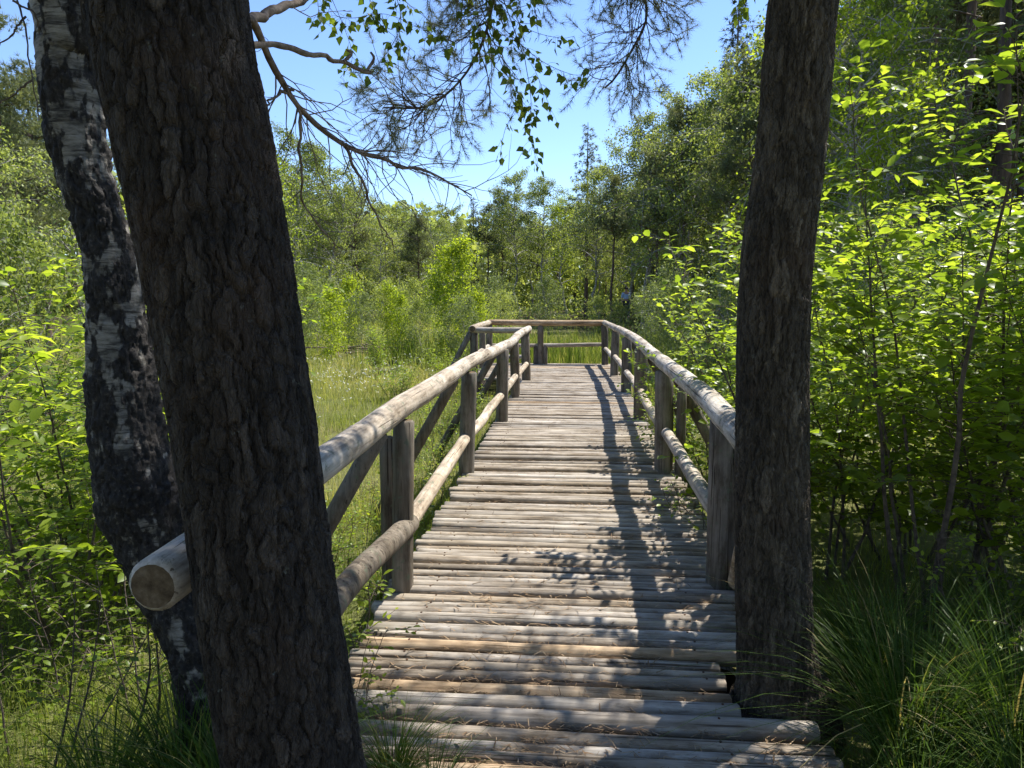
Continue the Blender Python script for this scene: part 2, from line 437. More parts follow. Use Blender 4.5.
# forest path that leads onto the boardwalk
px_ = np.linspace(-.95, 1.05, 24); py_ = np.linspace(-4, 2.95, 60)
X, Y = np.meshgrid(px_, py_); X = X + .12 * np.sin(Y * 1.3)
Z = np.maximum(gz(X, Y) + .015, -.13) ; Z = np.where(np.abs(px_)[None] > .9, Z - .05, Z)
V = np.stack([X, Y, Z], -1).reshape(-1, 3); nx, ny = 24, 60
i = (np.arange(ny - 1)[:, None] * nx + np.arange(nx - 1)[None]).reshape(-1)
mb = MB(); mb.add(V, np.stack([i, i + 1, i + nx + 1, i + nx], 1))
tag(mb.build('path', soilmat()), kind='structure')

# ------------------------------------------------------------------ boardwalk
bw = empty('boardwalk', (0, 2.4, 0))
tag(bw, 'weathered grey log boardwalk with round pole railings leading to a platform', 'boardwalk')
def under(o): o.location = Vector(o.location) - Vector(bw.location); return o

def deck_z(y): return -.10 * smooth(4.1, 2.3, np.asarray(y, float))
mb = MB(); y = 2.42; k = 0
litter_y = []
while y < 17.95:
    r = float(rng.uniform(.031, .044) if y < 4.2 else rng.uniform(.028, .040))
    left = -.985 + rng.normal(0, .014) - (.04 if y < 4.2 else 0); right = .99 + rng.normal(0, .02)
    if y > 14.75: left = -2.05 + rng.normal(0, .03)
    if abs(y - 3.06) < .22: right = .69 + rng.normal(0, .008)
    n = 22
    xs = np.linspace(left, right, n)
    a0, a1 = rng.normal(0, .008, 2)
    P = np.stack([xs, y + np.linspace(a0, a1, n) + .004 * np.sin(xs * rng.uniform(1, 4) + k), deck_z(y) - r + rng.normal(0, .008) + np.linspace(*rng.normal(0, .005, 2), n)], 1)
    rr = r * (1 + .09 * (vnoise(np.stack([xs * 2.2, xs * 0 + k * 3.7, xs * 0], 1), 3) - .5)) * np.linspace(1, rng.uniform(.86, 1.12), n)
    tube(mb, P, rr, 12, float(rng.random() if k > 1 else .97), 0, True, 1, bevel=.006)
    for nx_ in (-.76 + rng.normal(0, .02), .60 + rng.normal(0, .02)):
        a_ = np.arange(7) * 2 * PI / 7; zt = float(np.interp(nx_, xs, P[:, 2] + rr)) + .0015
        ring = np.stack([nx_ + .0055 * np.cos(a_), float(np.interp(nx_, xs, P[:, 1])) + .0055 * np.sin(a_), 0 * a_ + zt], 1)
        mb.add(np.concatenate([ring, ring - [0, 0, .004], [[ring[:, 0].mean(), ring[:, 1].mean(), zt + .0015]]]), [(q, (q + 1) % 7, 7 + (q + 1) % 7, 7 + q) for q in range(7)], [(q, (q + 1) % 7, 14) for q in range(7)], .5, 2)
    litter_y.append(y + r * .98)
    y += 2 * r * rng.uniform(.98, 1.10) + (.008 if y < 4.2 else .003); k += 1
under(mb.build('log_deck', [M['log'], M['end'], plainbark('rusty_nail', (.05, .03, .02), (.12, .06, .035))], bw))
for x, y0, y1 in ((-.72, 2.5, 18), (.72, 3.4, 18), (-1.85, 14.8, 18)):
    mb = MB(); yy = np.linspace(y0, y1, 24); tube(mb, np.stack([yy * 0 + x, yy, deck_z(yy) - .20], 1), .085, 12, .3, 0, True, 1)
    under(mb.build('support_beam', [M['rail'], M['end']], bw))

def pole(name, pts, r, mat, n=20, wob=.008, taper=.92, rnd=None, sides=18, bev=.012):
    P = spline(pts, n); s = rng.random() * 50
    Ln = np.linalg.norm(P[-1] - P[0])
    q = np.linspace(0, Ln, n)
    W = np.stack([vnoise(np.stack([q * 1.2 + s, q * 0 + c, q * 0], 1), 8) - .5 for c in range(3)], 1) * 2 * wob
    P = P + W
    R = np.linspace(r, r * taper, n) * (1 + .07 * (vnoise(np.stack([q * 2.5 + s, q * 0, q * 0 + 4], 1), 9) - .5))
    mb = MB()
    f = lambda B, i_, th: (.0035 * (fbm(B * np.array([9, 9, 9]), 21, 3) - .45) * 2, float(rng.random() * .9 if rnd is None else rnd))
    tube(mb, P, R, sides, .5, 0, True, 1, f, bev)
    return under(mb.build(name, [mat, M['end']], bw))

# posts (inner row), slightly leaning, cut flat below the top rail
leftp = [(-.93, 3.92, .060), (-.95, 6.6, .074), (-.90, 9.5, .080), (-.90, 11.9, .078), (-.86, 14.2, .085)]
rightp = [(.86, 4.12, .088), (.86, 6.8, .085), (.91, 9.8, .088), (.92, 12.5, .085), (.88, 15.2, .085), (.80, 17.75, .085)]
for x, y, r in leftp + rightp:
    dx, dy = rng.normal(0, .02, 2); t = .93
    pole('post', [(x + dx * .2, y, -.75), (x, y, 0), (x + dx, y + dy, t)], r, M['post'], 12, .006, .97)
for x, y, r, t in ((-.74, 17.8, .075, .92), (-.86, 17.82, .06, .45), (-.63, 17.82, .06, .45), (-1.98, 17.75, .08, .92), (-1.95, 14.75, .085, .92), (-1.97, 16.3, .075, .92)):
    pole('post', [(x, y, -.75), (x, y, t)], r, M['post'], 10, .005, .97)
for x, y in ((-1.06, 4.05), (.99, 3.92), (1.0, 6.65)):                      # second stub bolted behind a post
    pole('post', [(x, y + .1, -.7), (x, y + .1, .80)], .046, M['post'], 10, .006, .95)
# top rails
pole('top_rail', [(-.945, 1.57, .935), (-.955, 2.9, .965), (-.94, 3.9, .985), (-.94, 6.6, .985), (-.90, 9.7, .965)], .065, M['rail'], 40, .012, 1.0, .62)
pole('top_rail', [(-.90, 9.55, .955), (-.89, 11.2, .94), (-.87, 12.2, .985), (-.83, 14.35, .985)], .066, M['rail'], 24, .008, .95, .55)
pole('top_rail', [(.80, 3.25, .95), (.82, 4.1, .975), (.84, 6.8, 1.0), (.88, 9.2, 1.0)], .068, M['rail'], 30, .016, .95, .52)
pole('top_rail', [(.88, 9.05, 1.0), (.92, 11.5, 1.0), (.90, 14, .98), (.78, 17.8, .98)], .066, M['rail'], 30, .012, .95, .6)
pole('top_rail', [(-2.02, 17.78, .985), (.80, 17.82, .985)], .072, M['railx'], 16, .008, .97, .97)
pole('top_rail', [(-1.97, 14.6, .975), (-1.99, 17.7, .985)], .07, M['rail'], 16, .01, .97, .7)
pole('top_rail', [(-2.05, 14.72, .95), (-.80, 14.5, .95)], .062, M['railx'], 12, .006, .97, .2)
# lower rails, butted between the posts
def lows(pp, h):
    for (a, b) in zip(pp[:-1], pp[1:]):
        d = np.array([b[0] - a[0], b[1] - a[1]]); d /= np.linalg.norm(d)
        z0, z1 = h + rng.normal(0, .015, 2)
        pole('lower_rail', [(a[0] - d[0] * .02, a[1] - .03, z0), (b[0], b[1] - b[2] * 1.0, z1)], .052, M['rail'], 16, .012, .95)
pole('lower_rail', [(-.93, 2.3, .37), (-.94, 3.1, .375), (-.89, 4.0, .34)], .054, M['post'], 16, .02, 1.05, .75)
lows(leftp, .335); lows(rightp, .37)
pole('lower_rail', [(-1.95, 17.8, .43), (-.76, 17.82, .44)], .05, M['railx'], 12, .006, .95, .4)
pole('lower_rail', [(-.72, 17.82, .44), (.80, 17.84, .47)], .05, M['railx'], 12, .006, .95, .4)
pole('lower_rail', [(-1.97, 14.8, .42), (-1.98, 17.7, .43)], .05, M['rail'], 12, .006, .95, .4)
pole('lower_rail', [(-1.9, 14.75, .42), (-.9, 14.6, .42)], .045, M['railx'], 12, .006, .95, .4)
# slanting braces outside the railing
for x, y, zt in ((-.99, 3.75, .90), (-1.0, 6.25, .90), (-.97, 9.35, .90), (-.95, 11.8, .88)):
    pole('brace', [(x, y, zt), (x - .82, y - .05, -.55)], .047, M['post'], 12, .006, 1.05)
pole('brace', [(-2.02, 14.7, .90), (-2.75, 14.6, -.5)], .055, M['post'], 12, .006, 1.0)
for x, y in ((.97, 6.9), (1.0, 9.9), (1.0, 12.6)):
    pole('brace', [(x, y, .88), (x + .75, y, -.5)], .055, M['post'], 12, .006, 1.0)
pole('brace', [(.93, 4.02, .03), (.90, 3.42, .92)], .055, M['rail'], 12, .006, 1.0, .97)

# dry needles and bits caught between the logs
mb = MB(); n = 15000
yy = np.array(litter_y)[np.minimum((rng.random(n) ** 1.6 * len(litter_y)).astype(int), len(litter_y) - 1)] + rng.normal(0, .016, n)
clump = rng.uniform(-.9, .9, 60); xx = clump[rng.integers(0, 60, n)] + rng.normal(0, .16, n)
xx = np.clip(xx, -.9, .93)
ok = ~((np.abs(yy - 3.08) < .32) & (xx > .6)); xx, yy = xx[ok], yy[ok]; n = len(xx)
P = np.stack([xx, yy, deck_z(yy) - .010 + rng.uniform(-.010, .008, n)], 1)
d = np.stack([rng.normal(size=n), rng.normal(size=n) * .6, rng.normal(size=n) * .12], 1)
NEED = (np.array([(-.05, 0, 0), (.05, 0, 0), (.03, 1, .02), (-.03, 1, .02)]), [(0, 1, 2, 3)], [])
scatter(mb, NEED, P, rotmats(d, np.tile([0, 0, 1.0], (n, 1)) + rng.normal(0, .2, (n, 3))), rng.uniform(.02, .055, n), rng.random(n))
tag(mb.build('needle_litter', M['litter']), kind='stuff')

# ------------------------------------------------------------------ foreground trunks
def trunk_path(tab, depth, extra_low, extra_up):
    """tab: (py, px, width in px) at one depth -> world centre line and radius"""
    P = [at(px, py, depth) for py, px, w in tab]; R = [w / 2 / FPX * depth for py, px, w in tab]
    return np.array(list(extra_low[0]) + P[::-1] if False else [*extra_low[0], *P, *extra_up[0]]), np.array([*extra_low[1], *R, *extra_up[1]])

def bark_trunk(name, P, R, sides, rings, kind, parent, mat, seed):
    d = np.concatenate([[0], np.cumsum(np.sqrt((np.diff(P, axis=0) ** 2).sum(1)))])
    C = spline(P, 400); dc = np.concatenate([[0], np.cumsum(np.sqrt((np.diff(C, axis=0) ** 2).sum(1)))])
    zsplit = np.interp(3.6, C[:, 2], dc)
    s = np.concatenate([np.linspace(0, zsplit, rings), np.linspace(zsplit, dc[-1], 60)[1:]])
    Q = np.stack([np.interp(s, dc, C[:, k]) for k in range(3)], 1)
    k_ = np.ones(9) / 9
    RR = np.interp(s, d / d[-1] * dc[-1], R)
    def pine(B, i_, th):
        w = (np.stack([fbm(B * 16, seed + k_ * 7, 3) for k_ in (1, 2, 3)], 1) - .44)
        q = B * np.array([31, 31, 6.2]) + w * np.array([2.0, 2.0, 1.5])
        F1, F2, idv = voro(q, seed)
        q2 = B * np.array([62, 62, 14]) + w * 3.0
        G1, G2, id2 = voro(q2, seed + 9)
        e = smooth(.01, .13, F2 - F1); e2 = smooth(.0, .16, G2 - G1)
        big = vnoise(B * np.array([5, 5, 2.0]), seed + 20) - .5
        ter = fbm(B * np.array([32, 32, 8]), seed + 50, 4); ter = (np.floor(ter * 9) + smooth(.0, .35, ter * 9 - np.floor(ter * 9))) / 9
        dd = .013 * (e - 1) + .005 * (idv - .5) * e + .003 * (e2 - 1) * e + .003 * (id2 - .5) + .006 * big +   .010 * (ter - .47) + .003 * (fbm(B * np.array([90, 90, 40]), seed + 30, 3) - .44)
        return dd * .78 + .003, np.clip(.45 * idv + .35 * id2 + .28 * (fbm(B * 9, seed + 40, 3) - .2), 0, 1)
    def birch(B, i_, th):
        z = B[:, 2]
        w = fbm(B * np.array([21, 21, 11]), seed, 5)
        w = .65 * w + .35 * fbm(B * np.array([40, 40, 30]), seed + 60, 4); lb = vnoise(B * np.array([6, 6, 4.2]), seed + 61) - .5
        blk = smooth(.0, 1, .60 + (w - .46) * 4.2 + lb * .6 + .28 * smooth(1.45, 1.1, z) - .25 * smooth(2.25, 2.5, z))
        cr = 1 - np.abs(2 * fbm(B * np.array([22, 22, 9]), seed + 5, 4) - .94)
        F1, F2, idv = voro(B * np.array([30, 30, 15]) + (np.stack([fbm(B * 20, seed + 70 + k_, 3) for k_ in (0, 5, 9)], 1) - .44) * 3, seed + 6)
        ter = fbm(B * np.array([34, 34, 20]), seed + 50, 4); ter = (np.floor(ter * 9) + smooth(.0, .35, ter * 9 - np.floor(ter * 9))) / 9
        dd = blk * (.010 * (smooth(.0, .16, F2 - F1) - .8) + .010 * (idv - .5) + .030 * (ter - .46) + .010 * (cr - .6)) + .008 * (vnoise(B * np.array([4, 4, 3.0]), seed + 3) - .5) * 2 + .003 * (fbm(B * np.array([12, 12, 70]), seed + 7, 2) - .4) * (1 - blk)
        return dd, blk
    mb = MB()
    tube(mb, Q, RR, sides, .5, 0, True, None, pine if kind == 'pine' else birch)
    o = mb.build(name, mat, parent); o.location = -Vector(parent.location)
    return o

def grow(mb, lf, p, d, Ln, r, lvl, g, tip, nside=(5, 8), sag=0.0, dead=False):
    """recursive crooked branch; calls tip(pts) for its finest twigs"""
    n = 7; pts = [np.array(p, float)]; d = np.array(d, float); d /= np.linalg.norm(d)
    for k in range(n - 1):
        d = d + g.normal(0, .16, 3) + np.array([0, 0, -sag / n]); d /= np.linalg.norm(d)
        pts.append(pts[-1] + d * Ln / (n - 1))
    pts = np.array(pts)
    tube(mb, pts, np.linspace(r, r * .45, n), 6 if lvl > 0 else 4, .5, 0, False)
    if lvl == 0: tip(pts); return
    m = g.integers(*nside)
    for k in range(m):
        t = g.uniform(.3, 1.0); ii = min(int(t * (n - 1)), n - 2); q = pts[ii] + (pts[ii + 1] - pts[ii]) * (t * (n - 1) - ii)
        ax = pts[ii + 1] - pts[ii]; ax /= np.linalg.norm(ax)
        sd = np.cross(ax, g.normal(size=3)); sd /= np.linalg.norm(sd) + 1e-9
        nd = ax * g.uniform(.45, .9) + sd * g.uniform(.5, .9) + np.array([0, 0, .1])
        grow(mb, lf, q, nd, Ln * g.uniform(.35, .6) * (1.1 - .4 * t), r * .5, lvl - 1, g, tip, nside, sag)
    tip(pts[-3:])

def needles_on(lf, pts, g, s=.075, per=.022, col=.5):
    Ln = np.linalg.norm(np.diff(pts, axis=0), axis=1).sum(); n = max(2, int(Ln / per))
    Q = spline(pts, n); d = np.gradient(Q, axis=0)
    R = rotmats(d + g.normal(0, .004, d.shape), g.normal(size=d.shape))
    scatter(lf, TUFT, Q, R, g.uniform(.7, 1.1, n) * s, np.clip(g.normal(col, .2, n), 0, 1))

def crown_pine(mb, lf, H0, H1, rad, g, nl=34):
    for k in range(nl):
        t = g.uniform(0, 1); z = H0 + (H1 - H0) * t; a = g.uniform(0, 2 * PI)
        ln = rad * (1.05 - .75 * t ** 1.5) * g.uniform(.6, 1.1)
        base = np.array([0, 0, z - ln * .1]); d = np.array([math.cos(a), math.sin(a), g.uniform(.05, .5)])
        pts = [base]; dd = d / np.linalg.norm(d)
        for j in range(5):
            dd = dd + g.normal(0, .14, 3) + np.array([0, 0, .03]); dd /= np.linalg.norm(dd); pts.append(pts[-1] + dd * ln / 5)
        pts = np.array(pts); tube(mb, pts, np.linspace(.05, .015, 6) * rad / 2.5, 5, .5, 0, False)
        m = 22
        tt = g.uniform(.35, 1.08, m); c = np.stack([np.interp(tt, np.linspace(0, 1, 6), pts[:, q]) for q in range(3)], 1)
        c = c + g.normal(0, 1, (m, 3)) * np.array([.30, .30, .16]) * rad / 2.2
        for cc in c:
            kk = 4; q = cc + g.normal(0, .14, (kk, 3)) * rad / 2.2
            dv = (cc - base) + g.normal(0, .8, (kk, 3)); dv[:, 2] += .5
            scatter(lf, TUFT_FAR, q, rotmats(dv, g.normal(size=(kk, 3))), g.uniform(.16, .30, kk) * (rad / 2.4) ** .5, np.clip(g.normal(.5, .22, kk), 0, 1))

# --- left pine (very close), leans to the left
tab = [(768, 295, 152), (580, 265, 150), (468, 251, 150), (280, 221, 153), (150, 197, 157), (0, 168, 160)]
P = [at(px, py, 1.6) for py, px, w in tab]; R = [w / 2 / FPX * 1.6 * .945 for py, px, w in tab]
dv = (P[-1] - P[0]) / (P[-1][2] - P[0][2])
low = [P[0] - dv * .75, P[0] - dv * .4]; lowR = [.23, .18]
up = [P[-1] + dv * 1.0 + np.array([.03, .05, 0]), P[-1] + dv * 3 + np.array([.2, .2, 0]), P[-1] + dv * 6 + np.array([.5, .4, 0]), P[-1] + dv * 9.5 + np.array([1, .6, 0])]
upR = [.165, .145, .11, .03]
PL = np.array([*low, *P, *up]); RL = np.array([*lowR, *R, *upR])
pineL = empty('pine_tree', tuple(PL[1] * [1, 1, 0] + [0, 0, -.1]))
tag(pineL, 'thick dark leaning pine trunk close to camera, with dead branches reaching right', 'pine tree')
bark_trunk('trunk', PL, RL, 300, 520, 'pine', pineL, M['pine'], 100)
def rel(o, par): o.location = -Vector(par.location); return o
g = np.random.default_rng(5)
mb, lf = MB(), MB(); crown_pine(mb, lf, -4.5, 1.2, 2.6, g, 30)
cr = mb.build('crown', M['pinefar'], pineL); cr.location = Vector(PL[-1]) - Vector(pineL.location)
nd = lf.build('needles', M['needle'], cr)

def branch_px(pts, r0, r1, n=26, wob=.006):
    P = spline([at(x, y, Y) for x, y, Y in pts], n)
    q = np.linspace(0, 1, n)
    P = P + np.stack([vnoise(np.stack([q * 14 + r0 * 999, q * 0 + c, q * 0], 1), 8) - .5 for c in range(3)], 1) * 2 * wob
    return P, np.linspace(r0, r1, n) * (1 + .3 * (vnoise(np.stack([q * 22, q * 0 + r0 * 99, q * 0], 1), 5) - .5))

def twigs(mb, P, g, n, ln, r, sub=2, down=.25, t0=.2):
    for k in range(n):
        i = g.integers(int(len(P) * t0), len(P) - 1); ax = P[i + 1] - P[i]; ax /= np.linalg.norm(ax)
        sd = np.cross(ax, g.normal(size=3)); sd /= np.linalg.norm(sd)
        d = ax * .7 + sd * .7 + np.array([0, 0, -down]); L_ = ln * g.uniform(.4, 1)
        pts = [P[i]]; d /= np.linalg.norm(d)
        for j in range(6):
            d = d + g.normal(0, .2, 3); d /= np.linalg.norm(d); pts.append(pts[-1] + d * L_ / 6)
        pts = np.array(pts); tube(mb, pts, np.linspace(r, r * .35, 7), 5, .5, 0, True)
        if sub: twigs(mb, pts, g, sub, L_ * .55, r * .55, 0, down * .5)

dead = [
    ([(236, 25, 1.64), (258, 17, 1.75), (285, 6, 1.9), (330, -14, 2.1)], .012, .008, 2, .25, .0016),
    ([(232, 46, 1.64), (262, 43, 1.75), (290, 48, 1.85), (336, 60, 2.0), (371, 71, 2.1)], .0085, .0055, 2, .10, .002),
    ([(238, 15, 1.62), (255, 24, 1.72), (273, 66, 1.8), (297, 105, 1.9), (336, 139, 2.0), (375, 156, 2.1), (400, 166, 2.2), (433, 172, 2.35), (472, 195, 2.5)], .0095, .0022, 46, .34, .0018),
    ([(347, 144, 2.02), (362, 184, 2.05), (378, 219, 2.1), (394, 244, 2.2)], .0048, .0014, 9, .20, .0013),
    ([(302, 110, 1.92), (301, 164, 1.95), (302, 199, 2.0), (320, 227, 2.05), (346, 252, 2.15)], .0042, .0013, 8, .18, .0013),
    ([(293, 90, 1.86), (278, 94, 1.84), (264, 105, 1.80)], .004, .002, 1, .05, .001),
]
g = np.random.default_rng(8)
for pts, r0, r1, nt_, ln, tr in dead:
    P, R = branch_px(pts, r0, r1, 30); mb = MB(); tube(mb, P, R, 10, .5, 0, True)
    twigs(mb, P, g, nt_, ln, tr, 2)
    rel(mb.build('dead_branch', M['deadtwig'], pineL), pineL)
# the fork at the end of the second stub
for pts in ([(344, 62, 2.02), (352, 53, 2.04), (347, 50, 2.04)], [(368, 70, 2.1), (374, 58, 2.1), (371, 52, 2.1)]):
    mb = MB(); P, R = branch_px(pts, .005, .003, 8, .001); tube(mb, P, R, 8)
    rel(mb.build('dead_twig', M['deadtwig'], pineL), pineL)

# living boughs with needles that hang into the top of the picture
bough = [
    ([(300, -190, 2.3), (430, -150, 2.9), (497, -40, 3.3), (493, 0, 3.4), (484, 39, 3.45), (468, 70, 3.5), (448, 94, 3.5), (425, 107, 3.5), (384, 108, 3.45)], .013, .004, 84, .42),
    ([(360, -240, 2.6), (560, -160, 3.2), (640, -60, 3.7), (645, 0, 3.8), (646, 23, 3.85), (632, 51, 3.85), (616, 78, 3.9), (606, 88, 3.9)], .014, .005, 88, .50),
]
g = np.random.default_rng(21)
for pts, r0, r1, nt_, ln in bough:
    P, R = branch_px(pts, r0, r1, 44); mb, lf = MB(), MB(); tube(mb, P, R, 9)
    for k in range(nt_):
        i = g.integers(17, 43); ax = P[min(i + 1, 43)] - P[i - 1]; ax /= np.linalg.norm(ax)
        sd = np.array([ax[2], g.normal(0, .5), -ax[0]]) * g.choice([-1, 1]) + g.normal(0, .25, 3); sd /= np.linalg.norm(sd)
        d = ax * .75 + sd * .8; Ln = ln * g.uniform(.5, 1) * (1.15 - .5 * (i / 43.0)); q = [P[i]]; d /= np.linalg.norm(d)
        for j in range(6):
            d = d + g.normal(0, .22, 3); d /= np.linalg.norm(d); q.append(q[-1] + d * Ln / 6)
        q = np.array(q); tube(mb, q, np.linspace(.0030, .0012, 7), 5)
        for e in range(g.integers(3, 7)):
            j = g.integers(1, 6); a2 = q[j] - q[j - 1]; a2 /= np.linalg.norm(a2)
            s2 = np.cross(a2, g.normal(size=3)); s2 /= np.linalg.norm(s2)
            w = [q[j]]; dd = a2 * .6 + s2 * .8; ll = g.uniform(.08, .22)
            for t in range(5):
                dd = dd + g.normal(0, .22, 3); dd /= np.linalg.norm(dd); w.append(w[-1] + dd * ll / 5)
            w = np.array(w); tube(mb, w, np.linspace(.0014, .0008, 6), 4)
            if g.random() < .85: needles_on(lf, w[3:], g, .050, .015)
        needles_on(lf, q[5:], g, .050, .016)
    b = rel(mb.build('bough', M['twig'], pineL), pineL); lf.build('needles', M['boughneedle'], b)

# --- right pine
tab = [(696, 784, 100), (668, 779, 82), (635, 775, 74), (580, 773, 72), (468, 772, 70), (280, 775, 66), (150, 790, 62), (0, 803, 60)]
P = [at(px, py, 3.05) for py, px, w in tab]; R = [w / 2 / FPX * 3.05 for py, px, w in tab]
dv = (P[-1] - P[-3]) / (P[-1][2] - P[-3][2])
low = [P[0] + np.array([0, 0, -.45]), P[0] + np.array([0, 0, -.06])]; lowR = [.30, .225]
up = [P[-1] + dv * 1.0, P[-1] + dv * 3, P[-1] + dv * 6, P[-1] + dv * 10]
PR = np.array([*low, *P, *up]); RR_ = np.array([*lowR, *R, .120, .105, .08, .025])
pineR = empty('pine_tree', tuple(PR[1]))
tag(pineR, 'straight brown pine trunk with furrowed bark growing through the right deck edge', 'pine tree')
bark_trunk('trunk', PR, RR_, 220, 420, 'pine', pineR, M['pinebrown_lit'], 300)
mb, lf = MB(), MB(); crown_pine(mb, lf, -3.0, 1.2, 2.0, np.random.default_rng(6), 20)
cr = mb.build('crown', M['pinefar'], pineR); cr.location = Vector(PR[-1]) - Vector(pineR.location); lf.build('needles', M['needle'], cr)

# --- birch behind the left pine
tab = [(768, 215, 70), (680, 208, 66), (632, 196, 66), (569, 165, 70), (534, 150, 72), (495, 138, 82), (436, 127, 74), (358, 119, 64), (300, 114, 52), (234, 103, 47), (156, 80, 52), (58, 70, 60), (0, 67, 66)]
P = [at(px, py, 2.5) for py, px, w in tab]; R = [w / 2 / FPX * 2.5 for py, px, w in tab]
dv = np.array([-.16, .03, 1.0])
PB = np.array([P[0] + np.array([.03, 0, -.4]), *P, P[-1] + dv * 1.2, P[-1] + dv * 3.5, P[-1] + dv * 7]); RB = np.array([.16, *R, .10, .075, .02])
birchL = empty('birch_tree', tuple(PB[0] + np.array([0, 0, .1])))
tag(birchL, 'crooked birch trunk with black craggy and white peeling bark behind the left pine', 'birch tree')
bark_trunk('trunk', PB, RB, 200, 420, 'birch', birchL, M['birch'], 500)

def birch_strand(pts, n_leaf, g, mb, lf, r=.0018, size=.044, spread=.03):
    P = spline([at(x, y, Y) for x, y, Y in pts], 30); tube(mb, P, np.linspace(r, r * .4, 30), 5)
    n = n_leaf; t = g.uniform(.12, 1, n) * 29; i = np.minimum(t.astype(int), 28)
    c = P[i] + (P[i + 1] - P[i]) * (t - i)[:, None]
    d = np.stack([g.normal(0, .6, n), g.normal(0, .6, n), -g.uniform(.3, 1.2, n)], 1); dn = d / np.linalg.norm(d, axis=1)[:, None]
    q = c + dn * g.uniform(.012, .03, n)[:, None] + g.normal(0, spread * .4, (n, 3))
    for a, b in zip(c, q): tube(mb, np.array([a, (a + b) / 2 + [0, 0, .004], b]), .0006, 3, .5, 0, False)
    scatter(lf, HEART, q, rotmats(d, g.normal(size=(n, 3))), g.uniform(.6, 1.1, n) * size, g.random(n))

g = np.random.default_rng(31)
D = 3.3
strands = [
    [(300, -60, D), (330, 8, D), (350, 18, D), (385, 14, D), (425, 30, D)], [(310, -50, D), (345, 30, D), (352, 60, D), (340, 78, D)],
    [(380, -40, D), (400, 10, D), (395, 40, D), (372, 72, D)], [(330, -50, D), (318, 0, D), (325, 30, D)],
    [(420, -60, D), (455, 0, D), (500, 32, D), (530, 62, D), (545, 95, D), (552, 112, D)], [(470, -40, D), (505, 10, D), (530, 30, D), (560, 38, D), (575, 36, D)],
    [(480, -30, D), (495, 30, D), (508, 70, D), (525, 105, D), (540, 110, D)], [(525, 60, D), (531, 100, D), (530, 135, D), (538, 165, D)],
    [(500, 60, D), (516, 100, D), (505, 130, D), (500, 155, D)], [(505, 30, D), (540, 60, D), (575, 75, D), (590, 68, D)],
    [(470, -50, D), (470, 10, D), (480, 35, D), (488, 60, D)], [(540, -40, D), (530, 0, D), (540, 20, D)],
    [(770, -60, 3.4), (752, -10, 3.4), (742, 8, 3.4), (730, 26, 3.4)], [(420, -60, D), (400, -10, D), (428, 20, D), (450, 45, D)],
    [(500, -50, D), (520, 5, D), (512, 40, D)], [(345, -40, D), (370, 0, D), (378, 22, D), (415, 52, D)],
]
anchor = PB[-2]
for k, st in enumerate(strands):
    mb, lf = MB(), MB()
    birch_strand(st, int(1.5 * [40, 24, 32, 22, 40, 28, 28, 24, 15, 24, 24, 18, 18, 30, 20, 24][k]), g, mb, lf)
    a = at(*st[0]); m_ = (a + anchor) / 2 + np.array([0, .2, .7 + .1 * g.normal()])
    Q = spline([anchor, m_, a], 14); tube(mb, Q, np.linspace(.012, .0018, 14), 6)
    b = rel(mb.build('hanging_twig', M['twig'], birchL), birchL); lf.build('leaves', M['birchleaf'], b)
# bare twigs at the upper left corner
mb = MB()
for pts in ([(10, -20, 2.3), (24, 18, 2.3), (27, 50, 2.3), (33, 82, 2.3), (40, 120, 2.3)], [(26, 16, 2.3), (10, 36, 2.3), (-6, 48, 2.3)], [(12, 0, 2.3), (34, 14, 2.35), (40, 34, 2.4)], [(32, 80, 2.3), (14, 94, 2.3), (-6, 106, 2.3)]):
    P, R = branch_px(pts, .0035, .0018, 16, .004); tube(mb, P, R, 6)
Q = spline([PB[-3], PB[-3] + np.array([-.15, -.1, .3]), at(10, -20, 2.3)], 10); tube(mb, Q, np.linspace(.008, .0035, 10), 6)
rel(mb.build('bare_twig', M['twig'], birchL), birchL)

